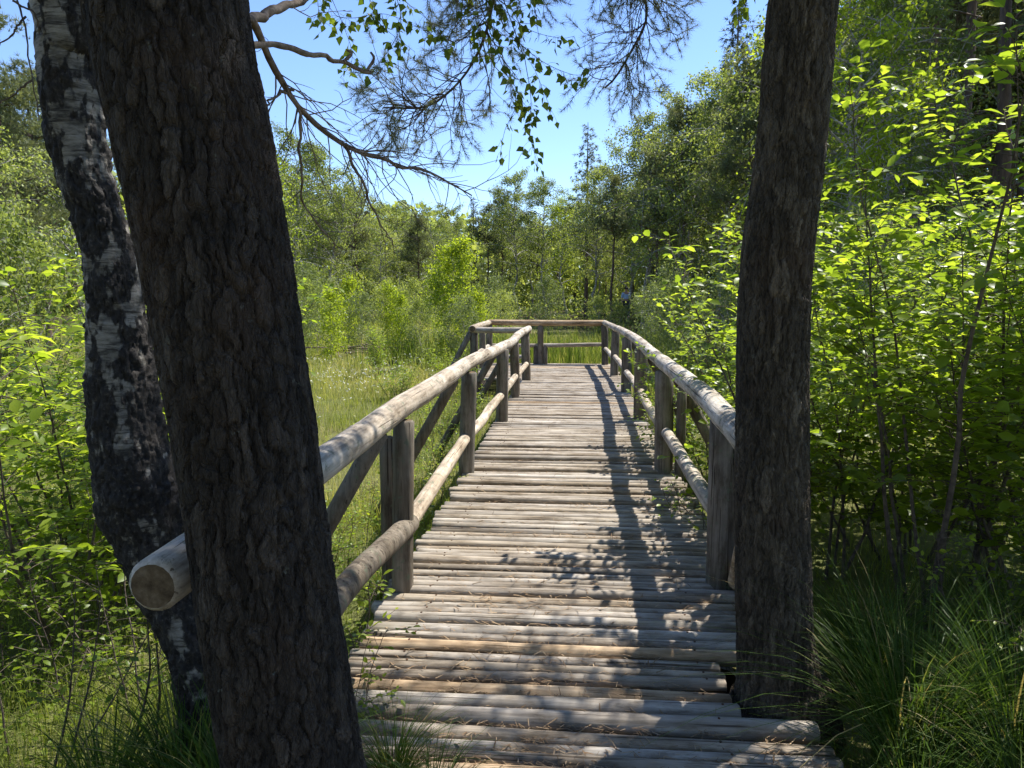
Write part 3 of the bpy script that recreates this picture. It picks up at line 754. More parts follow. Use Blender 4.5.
def crown_birch(mb, lf, H, g, z0=.3, rad=.24, nl=30, leafs=24, size=.11, tpl=DIAM, nsub=9, trunk_r=.012, droop=.5, trunk=True, off=.55, side=None):
    """H: height; limbs start at z0*H"""
    n = 16; zz = np.linspace(-.3, H, n)
    wob = np.stack([np.cumsum(g.normal(0, .012 * H, n)), np.cumsum(g.normal(0, .012 * H, n)), 0 * zz], 1); wob -= wob[0]
    C = np.stack([0 * zz, 0 * zz, zz], 1) + wob
    if trunk: tube(mb, C, np.linspace(trunk_r * H, .02 * trunk_r * H + .004, n), 9, .5, 0, False)
    for k in range(nl):
        t = z0 + (1 - z0) * ((k + g.random()) / nl) ** .9; z = t * H; a = k * 2.4 + g.normal(0, .5)
        if side is not None: a = side + g.normal(0, .5)
        u = (t - z0) / (1 - z0)
        ln = H * rad * (.35 + 1.0 * math.sin(PI * min(.98, .22 + .75 * u))) * g.uniform(.65, 1.15)
        base = np.array([np.interp(z, zz, C[:, q]) for q in range(3)])
        d = np.array([math.cos(a), math.sin(a), g.uniform(.5, 1.2)]); d /= np.linalg.norm(d)
        pts = [base]
        for j in range(6):
            d = d + g.normal(0, .13, 3) + np.array([0, 0, -droop / 6 * (1 + j * .3)]); d /= np.linalg.norm(d); pts.append(pts[-1] + d * ln / 6)
        pts = np.array(pts); tube(mb, pts, np.linspace(.0045 * H, .001 * H, 7) * (1.1 - .7 * u), 5, .5, 0, False)
        for s in range(nsub):
            tt = g.uniform(.25, 1.05); c = np.array([np.interp(tt, np.linspace(0, 1, 7), pts[:, q]) for q in range(3)])
            dd = g.normal(0, 1, 3) + np.array([math.cos(a), math.sin(a), -.3]); dd /= np.linalg.norm(dd)
            sl = ln * g.uniform(.2, .5)
            e = c + dd * sl + np.array([0, 0, -.15 * sl])
            tube(mb, np.array([c, (c + e) / 2 + [0, 0, .04 * sl], e]), [.0012 * H, .0009 * H, .0005 * H], 4, .5, 0, False)
            w = g.random(leafs); q = c + (e - c) * w[:, None] + g.normal(0, size * off * 2.2, (leafs, 3)) - np.array([0, 0, 1]) * g.random((leafs, 1)) * size * .8
            dv = g.normal(0, .8, (leafs, 3)) + np.array([0, 0, -.5])
            scatter(lf, tpl, q, rotmats(dv, g.normal(size=(leafs, 3)) + np.array([0, 0, .8])), g.uniform(.6, 1.15, leafs) * size, np.clip(g.normal(.48, .15, leafs) + (g.random() - .5) * .3, 0, 1))

# crown of the left birch, well above the picture
mb, lf = MB(), MB()
crown_birch(mb, lf, 4.5, np.random.default_rng(41), .3, .30, 16, 36, .05, HEART, 8, trunk=False, droop=.9, off=1.4)
o = mb.build('crown', M['twig'], birchL); o.location = Vector(PB[-2]) - Vector(birchL.location); lf.build('leaves', M['birchleaf'], o)

# --- an added birch, trunk out of view at right, limbs turned to shade the first logs
shade = empty('birch_tree', (3.25, 4.7, -.2)); tag(shade, 'added birch whose leafy boughs overhang the right bank to shade the first logs', 'birch tree')
mb, lf = MB(), MB()
crown_birch(mb, lf, 9.0, np.random.default_rng(43), .47, .235, 34, 46, .055, HEART, 9, trunk_r=.008, droop=.65, off=1.5, side=PI * 1.03)
mb.build('trunk', M['birchfar'], shade); lf.build('crown', M['birchleaf'], shade)

# ------------------------------------------------------------------ shrubs
def shrub_meshes(name, seed, H, nst, spread, lsize, twig_n, leafmat, per=.03, t0=.12, bare=False, twl=.55, tpl=OVAL):
    g = np.random.default_rng(seed); mb, lf = MB(), MB()
    for s in range(nst):
        a = g.uniform(0, 2 * PI); h = H * g.uniform(.62, 1.08); r0 = .16 * spread * math.sqrt(g.random()) * 2
        base = np.array([math.cos(a) * r0, math.sin(a) * r0, -.06]); d = np.array([math.cos(a) * spread * g.uniform(.2, .8), math.sin(a) * spread * g.uniform(.2, .8), 1.0]); d /= np.linalg.norm(d)
        n = 14; P = [base]
        for k in range(n - 1):
            d = d + g.normal(0, .07, 3) + np.array([0, 0, .03]); d /= np.linalg.norm(d); P.append(P[-1] + d * h / (n - 1))
        P = np.array(P); rb = .0055 * H * g.uniform(.7, 1.15); tube(mb, P, np.linspace(rb, .0015, n), 7)
        for k in range(twig_n):
            t = g.uniform(t0, 1) ** .8; i = min(int(t * (n - 1)), n - 2); q = P[i] + (P[i + 1] - P[i]) * (t * (n - 1) - i)
            ta = k * 2.39 + g.normal(0, .5); el = g.uniform(.1, .75)
            td = np.array([math.cos(ta) * math.cos(el), math.sin(ta) * math.cos(el), math.sin(el)])
            ln = twl * g.uniform(.5, 1.1) * (1.15 - .65 * t)
            W = [q]
            for j in range(5):
                td = td + g.normal(0, .10, 3) + np.array([0, 0, -.04]); td /= np.linalg.norm(td); W.append(W[-1] + td * ln / 5)
            W = np.array(W); tube(mb, W, np.linspace(.0022, .0009, 6), 4, .5, 0, False)
            m = max(3, int(ln / per)); Q = spline(W, m + 2)[2:]; ax = np.gradient(Q, axis=0) if len(Q) > 1 else np.array([td]); ax /= np.linalg.norm(ax, axis=1)[:, None]
            m = len(Q)
            sd = np.cross(ax, np.array([0, 0, 1.0])); sd /= np.linalg.norm(sd, axis=1)[:, None] + 1e-9
            sg = np.where(np.arange(m) % 2, 1, -1)[:, None]
            dv = ax * g.uniform(.3, 1.0, (m, 1)) + sd * sg * g.uniform(.5, 1.1, (m, 1)) + g.normal(0, .22, (m, 3)) - np.array([0, 0, .12])
            up = np.array([0, 0, 1.0]) + g.normal(0, .38, (m, 3))
            R = rotmats(dv, np.broadcast_to(up, (m, 3)))
            scatter(lf, tpl, Q, R, lsize * g.uniform(.38, 1.25, m), np.clip(g.normal(.45, .22, m) + .25 * t - .1, 0, 1))
    return mb.mesh(name + '_stems', M['twig']), lf.mesh(name + '_leaves', leafmat, True)

SH = {
    'tall': shrub_meshes('tall', 61, 2.3, 8, .55, .070, 38, M['shrub']),
    'broad': shrub_meshes('broad', 62, 1.9, 10, .95, .068, 31, M['shrub']),
    'thin': shrub_meshes('thin', 63, 2.5, 5, .5, .074, 34, M['shrub'], t0=.3),
    'low': shrub_meshes('low', 64, .9, 7, 1.1, .045, 16, M['shrub'], per=.032, twl=.35),
    'sprig': shrub_meshes('sprig', 65, .75, 3, .7, .048, 9, M['shrub'], per=.035, twl=.28),
    'bare': shrub_meshes('bare', 66, 1.3, 6, .8, .04, 9, M['shrub'], per=.06, t0=.35, twl=.4),
}
def place(kind, table, root_name, x, y, s, rz, label, cat, group=None, z=None, parts=('stem', 'leaves'), sz=None):
    e = empty(root_name, (x, y, float(gz(np.array([x]), np.array([y]))[0]) - .02 if z is None else z), rz, (s, s, s * (sz or 1)))
    tag(e, label, cat, group)
    for nm, me in zip(parts, table[kind]): link(nm, me, e)
    return e

GS = 'leafy shrubs growing beside the boardwalk'
shr = [
    # right bank
    ('tall', 1.62, 4.7, .95, 0, 'bright green shrub just right of the right pine, hip high stems in grass'),
    ('thin', 1.98, 4.15, 1.06, 1, 'slender dark stemmed shrub rising tallest right of the right pine'),
    ('broad', 2.3, 5.1, 1.0, 2, 'broad leafy shrub in the middle of the right bank thicket'),
    ('tall', 1.75, 6.1, .95, 3, 'sunlit shrub behind the right pine beside the rail'),
    ('broad', 2.75, 4.4, 1.08, 4, 'bushy shrub at the right edge with large bright leaves'),
    ('tall', 3.0, 5.9, 1.0, 5, 'yellow green shrub deep in the right thicket, near the picture edge'),
    ('broad', 1.5, 7.6, .85, 6, 'rounded shrub leaning over the right handrail beyond the pine'),
    ('tall', 3.9, 6.8, 1.1, 7, 'tall shrub at the far right behind the bushy one'),
    ('broad', 2.3, 7.5, 1.0, 0.5, 'shrub behind the thicket below the dark pine stems'),
    ('low', 1.22, 5.6, .95, 1.5, 'low leafy shrub poking through the right railing'),
    ('low', 1.3, 8.9, 1.0, 2.5, 'low shrub outside the right railing near the middle posts'),
    ('tall', 3.3, 8.3, 1.0, 3.5, 'background shrub in the right thicket with dense sunlit top'),
    ('broad', 2.5, 3.35, .60, 4.5, 'shaded low shrub at the lower right above the sedge'),
    ('low', 1.95, 3.15, .95, 5.5, 'shaded leafy shrub behind the large sedge tuft'),
    ('low', 2.1, 2.55, .80, .2, 'dark low shrub in the bottom right corner'),
    ('thin', 2.9, 3.6, 1.05, .3, 'leafy stem at the upper right edge with single bright leaves'),
    ('thin', 2.45, 4.7, 1.12, 2.9, 'tall leafy stem above the middle of the right thicket'),
    ('thin', 3.2, 5.0, 1.15, 4.9, 'tall leafy stem in front of the straight pine stems'),
    ('sprig', 1.0, 4.85, 1.0, 1.1, 'small leafy sprig bending over the right edge of the deck'),
    # left bank
    ('broad', -2.95, 4.0, 1.13, 1.2, 'bright lime green shrub at the left edge of the picture'),
    ('tall', -2.62, 4.7, 1.0, 2.2, 'lime green shrub just left of the birch trunk'),
    ('broad', -3.6, 4.9, 1.25, 3.2, 'tall sunlit shrub rising at the upper left edge'),
    ('tall', -3.0, 5.7, 1.0, 4.2, 'leafy shrub behind the crooked birch'),
    ('broad', -4.1, 6.3, 1.15, 5.2, 'shrub farther back on the left bank'),
    ('low', -2.15, 3.3, 1.0, .8, 'low leafy shrub beneath the birch at lower left'),
    ('low', -2.75, 3.2, .95, 1.8, 'low shrub at the left edge below the lime shrub'),
    ('bare', -1.75, 2.75, .95, 2.8, 'thin sparse shrub with dark bare stems at lower left'),
    ('bare', -2.1, 2.5, .85, 3.8, 'sparse bare stemmed shrub near the bottom left corner'),
    ('sprig', -1.18, 3.55, 1.05, 4.8, 'small leafy sprig at the foot of the nearest left post'),
    ('sprig', -1.03, 2.85, .75, 5.8, 'leafy sprig beside the left log ends near the big pine'),
    ('low', -1.4, 6.5, .7, 0, 'low leafy plant outside the left railing by the second post'),
    ('low', -1.55, 9.0, .8, 1, 'low plant under the left railing braces'),
    ('low', -1.75, 5.3, .75, 3, 'low leafy plant in the grass left of the second railing brace'),
    ('low', -1.7, 7.7, .85, 4, 'leafy plant under the left top rail between the middle posts'),
    ('low', -2.0, 10.4, .9, 5, 'bright low plant left of the railing near the bend'),
    ('broad', -3.4, 14.2, .5, 1, 'small rounded shrub standing alone in the grass left of the platform'),
    ('tall', -4.6, 17.5, .55, 2, 'small upright shrub in the cotton grass'),
    ('broad', -2.9, 16.5, .5, 3, 'small shrub hard against the left side of the platform'),
    ('tall', -1.5, 11.3, .45, 2, 'young bright shrub in front of the platform corner'),
]
for kind, x, y, s, rz, lab in shr:
    place(kind, SH, 'shrub', x, y, s * (1.13 if x > 1.5 and kind in ('tall', 'broad', 'thin') and y > 3.5 else 1), rz, lab, 'shrub', GS)

# ------------------------------------------------------------------ sedge tufts
def tuft_mesh(name, n, h, seed, w=.007, lean=(.2, 1.3)):
    global rng
    keep = rng; rng = np.random.default_rng(seed); g = rng
    mb = MB(); a = g.uniform(0, 2 * PI, n); r = .10 * np.sqrt(g.random(n)) * h / .7
    base = np.stack([np.cos(a) * r, np.sin(a) * r, 0 * r - .03], 1)
    blades(mb, base, h * g.uniform(.5, 1.15, n), g.uniform(*lean, n), w * g.uniform(.6, 1.3, n), a + g.normal(0, .6, n), 7, np.where(g.random(n) < .05, 1.0, np.clip(g.normal(.36, .2, n), 0, .75)), 1.0)
    rng = keep
    return mb.mesh(name, M['sedge'])
TF = [tuft_mesh('sedge_long', 420, .85, 71), tuft_mesh('sedge_mid', 300, .62, 72), tuft_mesh('sedge_short', 180, .42, 73)]
tf = [
    (0, 1.28, 2.72, 1.0, 'largest sedge tuft in shade at the foot of the right pine'),
    (0, 1.62, 2.62, .9, 'dark sedge tuft right of the largest one'),
    (1, 1.15, 2.35, .8, 'bright edged sedge tuft in the bottom right over the log ends'),
    (0, 1.45, 3.5, .9, 'sedge tuft behind the right pine under the shrub stems'),
    (1, 1.95, 2.9, 1.0, 'sedge tuft among the dark low shrubs at right'),
    (1, 2.1, 3.7, 1.0, 'sedge tuft deep under the right bank shrubs'),
    (1, 1.45, 2.3, .8, 'sedge tuft at the bottom right corner'),
    (1, -.62, 2.42, .55, 'short grass tuft in front of the first logs right of the big pine'),
    (2, -.45, 2.28, .72, 'small sparse grass tuft at the bottom edge beside the path'),
    (1, -1.3, 2.25, 1.0, 'long grass tuft at the base of the birch'),
    (1, -1.02, 2.1, .95, 'grass tuft in shadow between birch and big pine'),
    (2, -1.55, 2.2, 1.1, 'grass tuft at the bottom left'),
    (2, -1.1, 3.1, .8, 'grass tuft under the left rail beside the log ends'),
    (2, -1.2, 4.6, .9, 'grass tuft outside the left railing after the first post'),
    (2, 1.15, 7.3, .9, 'grass tuft at the foot of the second right post'),
    (2, 1.1, 10.1, .9, 'grass tuft at the foot of a middle right post'),
]
for k, x, y, s, lab in tf:
    e = link('sedge_tuft', TF[k]); e.location = (x, y, float(gz(np.array([x]), np.array([y]))[0])); e.rotation_euler = (0, 0, x * 7 + y * 3); e.scale = (s, s, s)
    tag(e, lab, 'grass tuft', 'sedge tufts beside the boardwalk')

# ------------------------------------------------------------------ meadow grass (stuff)
def clear(x, y):
    on = (x > -1.0) & (x < 1.03) & (y > 2.3) & (y < 18) | (x > -2.1) & (x < 0) & (y > 14.6) & (y < 18.1) | (np.abs(x) < .8) & (y < 2.5)
    return ~on
mb = MB()
for (n, x0, x1, y0, y1, h, w, seg) in ((26000, -5, -.95, 1.8, 7, .26, .0035, 3), (9000, .95, 4.5, 1.8, 9, .26, .004, 3), (46000, -11, -.95, 6, 17, .30, .006, 3), (40000, -22, -1.0, 15, 34, .38, .014, 2), (8000, 1, 7, 8, 20, .45, .010, 3), (15000, -4, 9, 18, 34, .5, .016, 2), (12000, -26, -4, 30, 48, .6, .03, 2)):
    x = rng.uniform(x0, x1, n); y = rng.uniform(y0, y1, n); ok = clear(x, y)
    P = np.stack([x, y], 1); pn = vnoise(np.stack([x * .45, y * .45, 0 * x], 1), 31)
    fine = vnoise(np.stack([x * 2.3, y * 2.3, 0 * x], 1), 33)
    ok &= rng.random(n) < .25 + .9 * fine
    x, y, pn, fine = x[ok], y[ok], pn[ok], fine[ok]; n = len(x)
    base = np.stack([x, y, gz(x, y) - .02], 1)
    rn = np.clip((.15 + .75 * pn) * (.55 if y1 < 10 else 1.0) + rng.normal(0, .2, n), 0, 1)
    blades(mb, base, h * rng.uniform(.45, 1.2, n) * (.6 + .7 * fine), rng.uniform(.05, .8, n), w * rng.uniform(.7, 1.4, n), rng.uniform(0, 2 * PI, n), seg, rn)
tag(mb.build('meadow_grass', M['grass']), kind='stuff')
# low leafy ground cover on both banks
mb = MB()
for n, x0, x1, y0, y1 in ((5200, -4.2, -1.05, 1.9, 6.5), (4200, 1.05, 4.5, 2.0, 9), (6500, -3.2, -1.05, 4, 15)):
    x = rng.uniform(x0, x1, n); y = rng.uniform(y0, y1, n); fine = vnoise(np.stack([x * 1.7, y * 1.7, 0 * x], 1), 35); ok = rng.random(n) < smooth(.3, .65, fine); x, y = x[ok], y[ok]; n = len(x)
    P = np.stack([x, y, gz(x, y) + rng.uniform(.01, .22, n)], 1)
    d = np.stack([rng.normal(size=n), rng.normal(size=n), rng.normal(0, .3, n)], 1)
    scatter(mb, OVAL, P, rotmats(d, np.array([0, 0, 1.0]) + rng.normal(0, .35, (n, 3))), rng.uniform(.02, .045, n), rng.random(n))
tag(mb.build('ground_cover', M['shrub']), kind='stuff')
# cotton grass heads on the bog
mb = MB(); n = 1100
x = rng.normal(-5.6, 1.9, n); y = rng.normal(16.5, 2.6, n); ok = (x < -2.4); x, y = x[ok], y[ok]; n = len(x)
ok = rng.random(n) < smooth(.35, .7, vnoise(np.stack([x, y, 0 * x], 1), 37)) + .1; x, y = x[ok], y[ok]; n = len(x)
P = np.stack([x, y, gz(x, y) + rng.uniform(.22, .40, n)], 1)
for k in range(3): scatter(mb, DIAM, P, rotmats(rng.normal(size=(n, 3)) + np.array([0, 0, -.8])), rng.uniform(.022, .04, n), rng.random(n))
tag(mb.build('cotton_grass', M['cotton']), kind='stuff')
# reeds behind the platform and along its right side
mb = MB()
for n, x0, x1, y0, y1, h, w in ((1500, -2.2, 1.6, 18.3, 23, 1.15, .022), (900, 1.1, 3.4, 9.5, 19, 1.1, .016), (700, 1.2, 6, 18, 25, 1.3, .024), (700, -6, -2.4, 19, 26, 1.0, .022)):
    x = rng.uniform(x0, x1, n); y = rng.uniform(y0, y1, n)
    blades(mb, np.stack([x, y, gz(x, y) - .05], 1), h * rng.uniform(.6, 1.15, n), rng.uniform(.03, .4, n), w * rng.uniform(.7, 1.3, n), rng.uniform(0, 2 * PI, n), 5, rng.random(n), 1.4)
tag(mb.build('reeds', M['reed']), kind='stuff')

# ------------------------------------------------------------------ background trees
def far_birch(seed, leafmat, z0, rad, nl, leafs, size, droop=.5, tr=.011):
    mb, lf = MB(), MB(); crown_birch(mb, lf, 10.0, np.random.default_rng(seed), z0, rad, nl, leafs, size, DIAM, 8, tr, droop)
    return mb.mesh('far_birch_stem', M['birchfar']), lf.mesh('far_birch_crown', leafmat)
def far_pine(seed, z0, rad, nl):
    g = np.random.default_rng(seed); mb, lf = MB(), MB(); n = 14; zz = np.linspace(-.3, 10, n)
    C = np.stack([np.cumsum(g.normal(0, .04, n)), np.cumsum(g.normal(0, .04, n)), zz], 1); C[:, :2] -= C[0, :2]
    tube(mb, C, np.linspace(.115, .02, n), 9, .5, 0, False)
    for k in range(16):
        z = g.uniform(2, 10 * z0); a = g.uniform(0, 2 * PI); l = g.uniform(.3, 1.0); d = np.array([math.cos(a), math.sin(a), g.uniform(-.3, .3)])
        tube(mb, np.array([[0, 0, z], d * l * .5 + [0, 0, z], d * l + [0, 0, z - .1]]), [.018, .012, .005], 4, .5, 0, False)
    crown_pine(mb, lf, 10 * z0, 9.9, rad, g, nl)
    return mb.mesh('far_pine_stem', M['pinefar']), lf.mesh('far_pine_crown', M['needle'])
def far_spruce(seed, nb=120, rad=2.0, mat='spruce', zlo=1.2):
    g = np.random.default_rng(seed); mb, lf = MB(), MB(); zz = np.linspace(-.3, 10, 12); tube(mb, np.stack([0 * zz, 0 * zz, zz], 1), np.linspace(.13, .015, 12), 8, .5, 0, False)
    for k in range(nb):
        t = (k + g.random()) / nb; z = zlo + (9.9 - zlo) * t; a = k * 2.4 + g.normal(0, .3); ln = rad * (1 - t) ** .85 * g.uniform(.75, 1.1) + .1
        m = max(5, int(ln * 22)); w = g.random(m); d = np.array([math.cos(a), math.sin(a), 0])
        q = np.array([0, 0, z]) + d * (w * ln)[:, None] + np.array([0, 0, -.28]) * (w * ln)[:, None] + g.normal(0, .07, (m, 3)) + np.cross(d, [0, 0, 1]) * (g.normal(0, .16, m) * w * ln)[:, None]
        dv = d + g.normal(0, .5, (m, 3)) - [0, 0, .3]
        scatter(lf, TUFT_FAR, q, rotmats(dv, g.normal(size=(m, 3))), g.uniform(.16, .26, m), np.clip(g.normal(.5, .2, m), 0, 1))
    return mb.mesh('far_spruce_stem', M['pinefar']), lf.mesh('far_spruce_crown', M[mat])

FT = {
    'birch0': far_birch(201, M['farleaf'], .28, .20, 36, 40, .115), 'birch1': far_birch(202, M['farleaf'], .33, .20, 34, 40, .115, .8),
    'birch2': far_birch(203, M['lime'], .22, .20, 34, 38, .11, .4), 'birch3': far_birch(207, M['farleaf'], .15, .24, 36, 42, .115, .6),
    'pine0': far_pine(204, .48, 1.9, 34), 'pine1': far_pine(205, .60, 1.7, 26), 'pine2': far_pine(208, .30, 1.5, 36), 'pine3': far_spruce(209, 58, 1.7, 'needle', 4.0), 'spruce': far_spruce(206),
    'bush3': far_birch(213, M['lime'], .12, .20, 34, 30, .22, .1, .007), 'bush0': far_birch(211, M['lime'], .06, .24, 26, 16, .34, .1, .006), 'bush1': far_birch(212, M['willow'], .03, .36, 30, 24, .28, .3, .006), 'bush2': far_birch(213, M['farleaf'], .03, .38, 30, 22, .28, .3, .006),
}
def top_of(me):
    v = np.empty(len(me.vertices) * 3, np.float32); me.vertices.foreach_get('co', v); return float(np.percentile(v[2::3], 99.3))
FTOP = {k: top_of(v[1]) for k, v in FT.items()}
# kind, px of the stem, distance, py of the top, label
far = [
    ('pine2', 12, 17, 14, 'grey green pine at the upper left corner behind the lime shrub'),
    ('pine0', 48, 22, 60, 'pine behind the birch trunk at upper left'),
    ('birch3', -30, 14, 60, 'leafy birch at the left edge behind the lime shrubs'),
    ('birch0', 90, 24, 110, 'birch seen between the birch trunk and the big pine'),
    ('birch2', 262, 34, 138, 'pale lime birch at the meadow edge beside the big pine'),
    ('birch0', 287, 38, 130, 'tallest birch just right of the big pine'),
    ('birch1', 312, 42, 150, 'drooping birch second right of the big pine'),
    ('birch3', 337, 40, 168, 'rounded birch under the dead branch tips'),
    ('pine0', 357, 48, 185, 'dull pine behind the rounded birch'),
    ('birch0', 376, 46, 200, 'birch below the drooping dead twig'),
    ('birch1', 395, 50, 206, 'grey green birch in the wood left of the spruce tip'),
    ('spruce', 406, 66, 212, 'dark spruce tip on the skyline above the bright young birch'),
    ('pine0', 420, 46, 214, 'dark pine behind the bright young birch'),
    ('birch3', 436, 50, 206, 'birch right behind the bright young birch'),
    ('birch0', 458, 56, 208, 'low birch in the skyline gap'),
    ('spruce', 474, 70, 204, 'narrow dark spruce in the skyline gap'),
    ('pine1', 489, 58, 206, 'slim pine left of the round crowned birch above the platform'),
    ('pine0', 503, 60, 192, 'pine beside the round crowned birch above the platform'),
    ('birch0', 522, 56, 175, 'round crowned tall birch above the platform'),
    ('birch1', 547, 54, 182, 'white stemmed birch above the far rail'),
    ('birch2', 566, 52, 200, 'yellow green birch above the far rail corner'),
    ('pine3', 586, 50, 136, 'slender lone pine standing above the skyline'),
    ('birch0', 600, 46, 172, 'birch right of the slender lone pine'),
    ('pine1', 612, 40, 180, 'dark stemmed pine near the person in the wood'),
    ('birch3', 626, 46, 150, 'birch on the rising skyline left of the dense pines'),
    ('birch1', 643, 42, 122, 'tall birch on the rising skyline'),
    ('pine0', 655, 38, 150, 'dense dark pine in the middle of the right wood'),
    ('birch0', 664, 40, 104, 'high birch crown beneath the hanging needles'),
    ('pine0', 682, 36, 112, 'dark pine under the highest birch crown'),
    ('birch3', 696, 36, 80, 'highest birch crown left of the right pine'),
    ('birch0', 716, 34, 92, 'birch crown close to the right pine'),
    ('spruce', 729, 52, 32, 'spruce like tip standing out left of the right pine'),
    ('pine0', 745, 30, 72, 'spreading pine right beside the right pine trunk'),
    ('birch1', 765, 30, 55, 'birch hidden mostly by the right pine trunk'),
    ('birch2', 850, 15, -10, 'yellow green birch right of the right pine'),
    ('birch0', 838, 21, -60, 'tall birch filling the top right of the right pine'),
    ('birch1', 866, 18, 10, 'leaning birch with fine leaves above the right thicket'),
    ('pine1', 905, 26, -160, 'pine stem behind the leaning birch at upper right'),
    ('pine1', 962, 23, -260, 'straight pine stem in the upper right, thinner of the two'),
    ('pine1', 1000, 19, -330, 'straight pine stem at upper right, thicker of the two'),
    ('pine0', 935, 31, -150, 'pine with low dead twigs at upper right'),
    ('pine1', 985, 30, -160, 'pine between and behind the two straight stems'),
    ('birch0', 1120, 14, -60, 'birch beyond the right picture edge'),
    ('pine1', 1075, 22, -260, 'pine just outside the right edge'),
    ('pine0', 1120, 16, -200, 'dense pine beyond the right edge of the wood'),
    ('birch3', -120, 20, 0, 'birch beyond the left edge of the meadow'),
    ('pine0', -80, 26, 0, 'pine beyond the left edge of the meadow'),
]
def place_far(kind, px, Y, ytop, rz, label, cat, name, group, xy=1.0):
    x = float(at(px, 297, Y)[0]); z0 = float(gz(np.array([x]), np.array([Y]))[0]); top = 1.6 + (297 - ytop) / FPX * Y
    s = max(.12, (top - z0) / FTOP[kind])
    return place(kind, FT, name, x, Y, s * xy, rz, label, cat, group, z0, ('trunk', 'crown') if name != 'bush' else ('stem', 'leaves'), 1 / xy)
g = np.random.default_rng(77); heap = empty('brush_pile', (*[float(v) for v in at(375, 355, 24)[:2]], -.35)); tag(heap, 'low dark heap of dead branches lying in the meadow', 'brush pile')
for k in range(22):
    a = g.uniform(0, PI); c_ = g.normal(0, 1, 3) * [.7, .3, .0] + [0, 0, g.uniform(.05, .32)]; d_ = np.array([math.cos(a) * g.uniform(.5, 1.2), math.sin(a) * .5, g.normal(0, .15)])
    mb = MB(); tube(mb, spline([c_ - d_, c_ + g.normal(0, .08, 3), c_ + d_], 8), np.linspace(.035, .012, 8), 6); mb.build('branch', M['deadtwig'], heap)
names = {'b': ('birch_tree', 'birch tree'), 'p': ('pine_tree', 'pine tree'), 's': ('spruce_tree', 'spruce tree')}
for i, (k, px, Y, yt, lab) in enumerate(far):
    nm, cat = names[k[0]]; place_far(k, px, Y, yt, i * 1.7, lab, cat, nm, 'trees of the wood around the bog')
# trees standing deeper in the wood: nothing tells these apart
g = np.random.default_rng(91)
kinds = ['birch0', 'pine0', 'pine1', 'birch1', 'pine0', 'birch3', 'pine1']
sky_x = [-100, 60, 250, 330, 400, 470, 520, 600, 650, 700, 760, 830, 1100]; sky_y = [60, 90, 150, 180, 216, 222, 200, 185, 145, 110, 80, 20, -60]
dist_x = [-100, 250, 450, 600, 700, 800, 1000, 1100]; dist_y = [26, 46, 60, 54, 44, 32, 30, 24]
for k in range(104):
    px = 250 + (1090 - 250) * (k + g.random()) / 94 if k < 94 else g.uniform(-90, 120)
    Y = np.interp(px, dist_x, dist_y) + g.uniform(2, 22); kd = kinds[k % 7]; nm, cat = names[kd[0]]
    yt = np.interp(px, sky_x, sky_y) + g.uniform(8, 40)
    place_far(kd, px, Y, yt, k * 2.1, 'pine with bare stem standing deep in the shaded wood' if nm[0] == 'p' else 'birch standing deep in the shaded wood behind the front trees', cat, nm,
              'pines deep in the wood' if nm[0] == 'p' else 'birches deep in the wood')
for k, (kd, x, y, h) in enumerate((('pine0', -3.5, -5, 15), ('birch0', 2.6, -4.5, 14), ('pine0', .4, -9, 16), ('birch1', -6.5, -2.5, 13), ('pine0', 6, -3, 16), ('birch3', -2, -12, 15), ('birch0', 4.5, -10, 15), ('pine0', -8, -8, 16))):
    nm, cat = names[kd[0]]
    place(kd, FT, nm, x, y, h / FTOP[kd], k * 1.3, ('pine' if kd[0] == 'p' else 'birch') + ' in the wood behind the photographer', cat, 'trees behind the photographer', None, ('trunk', 'crown'))
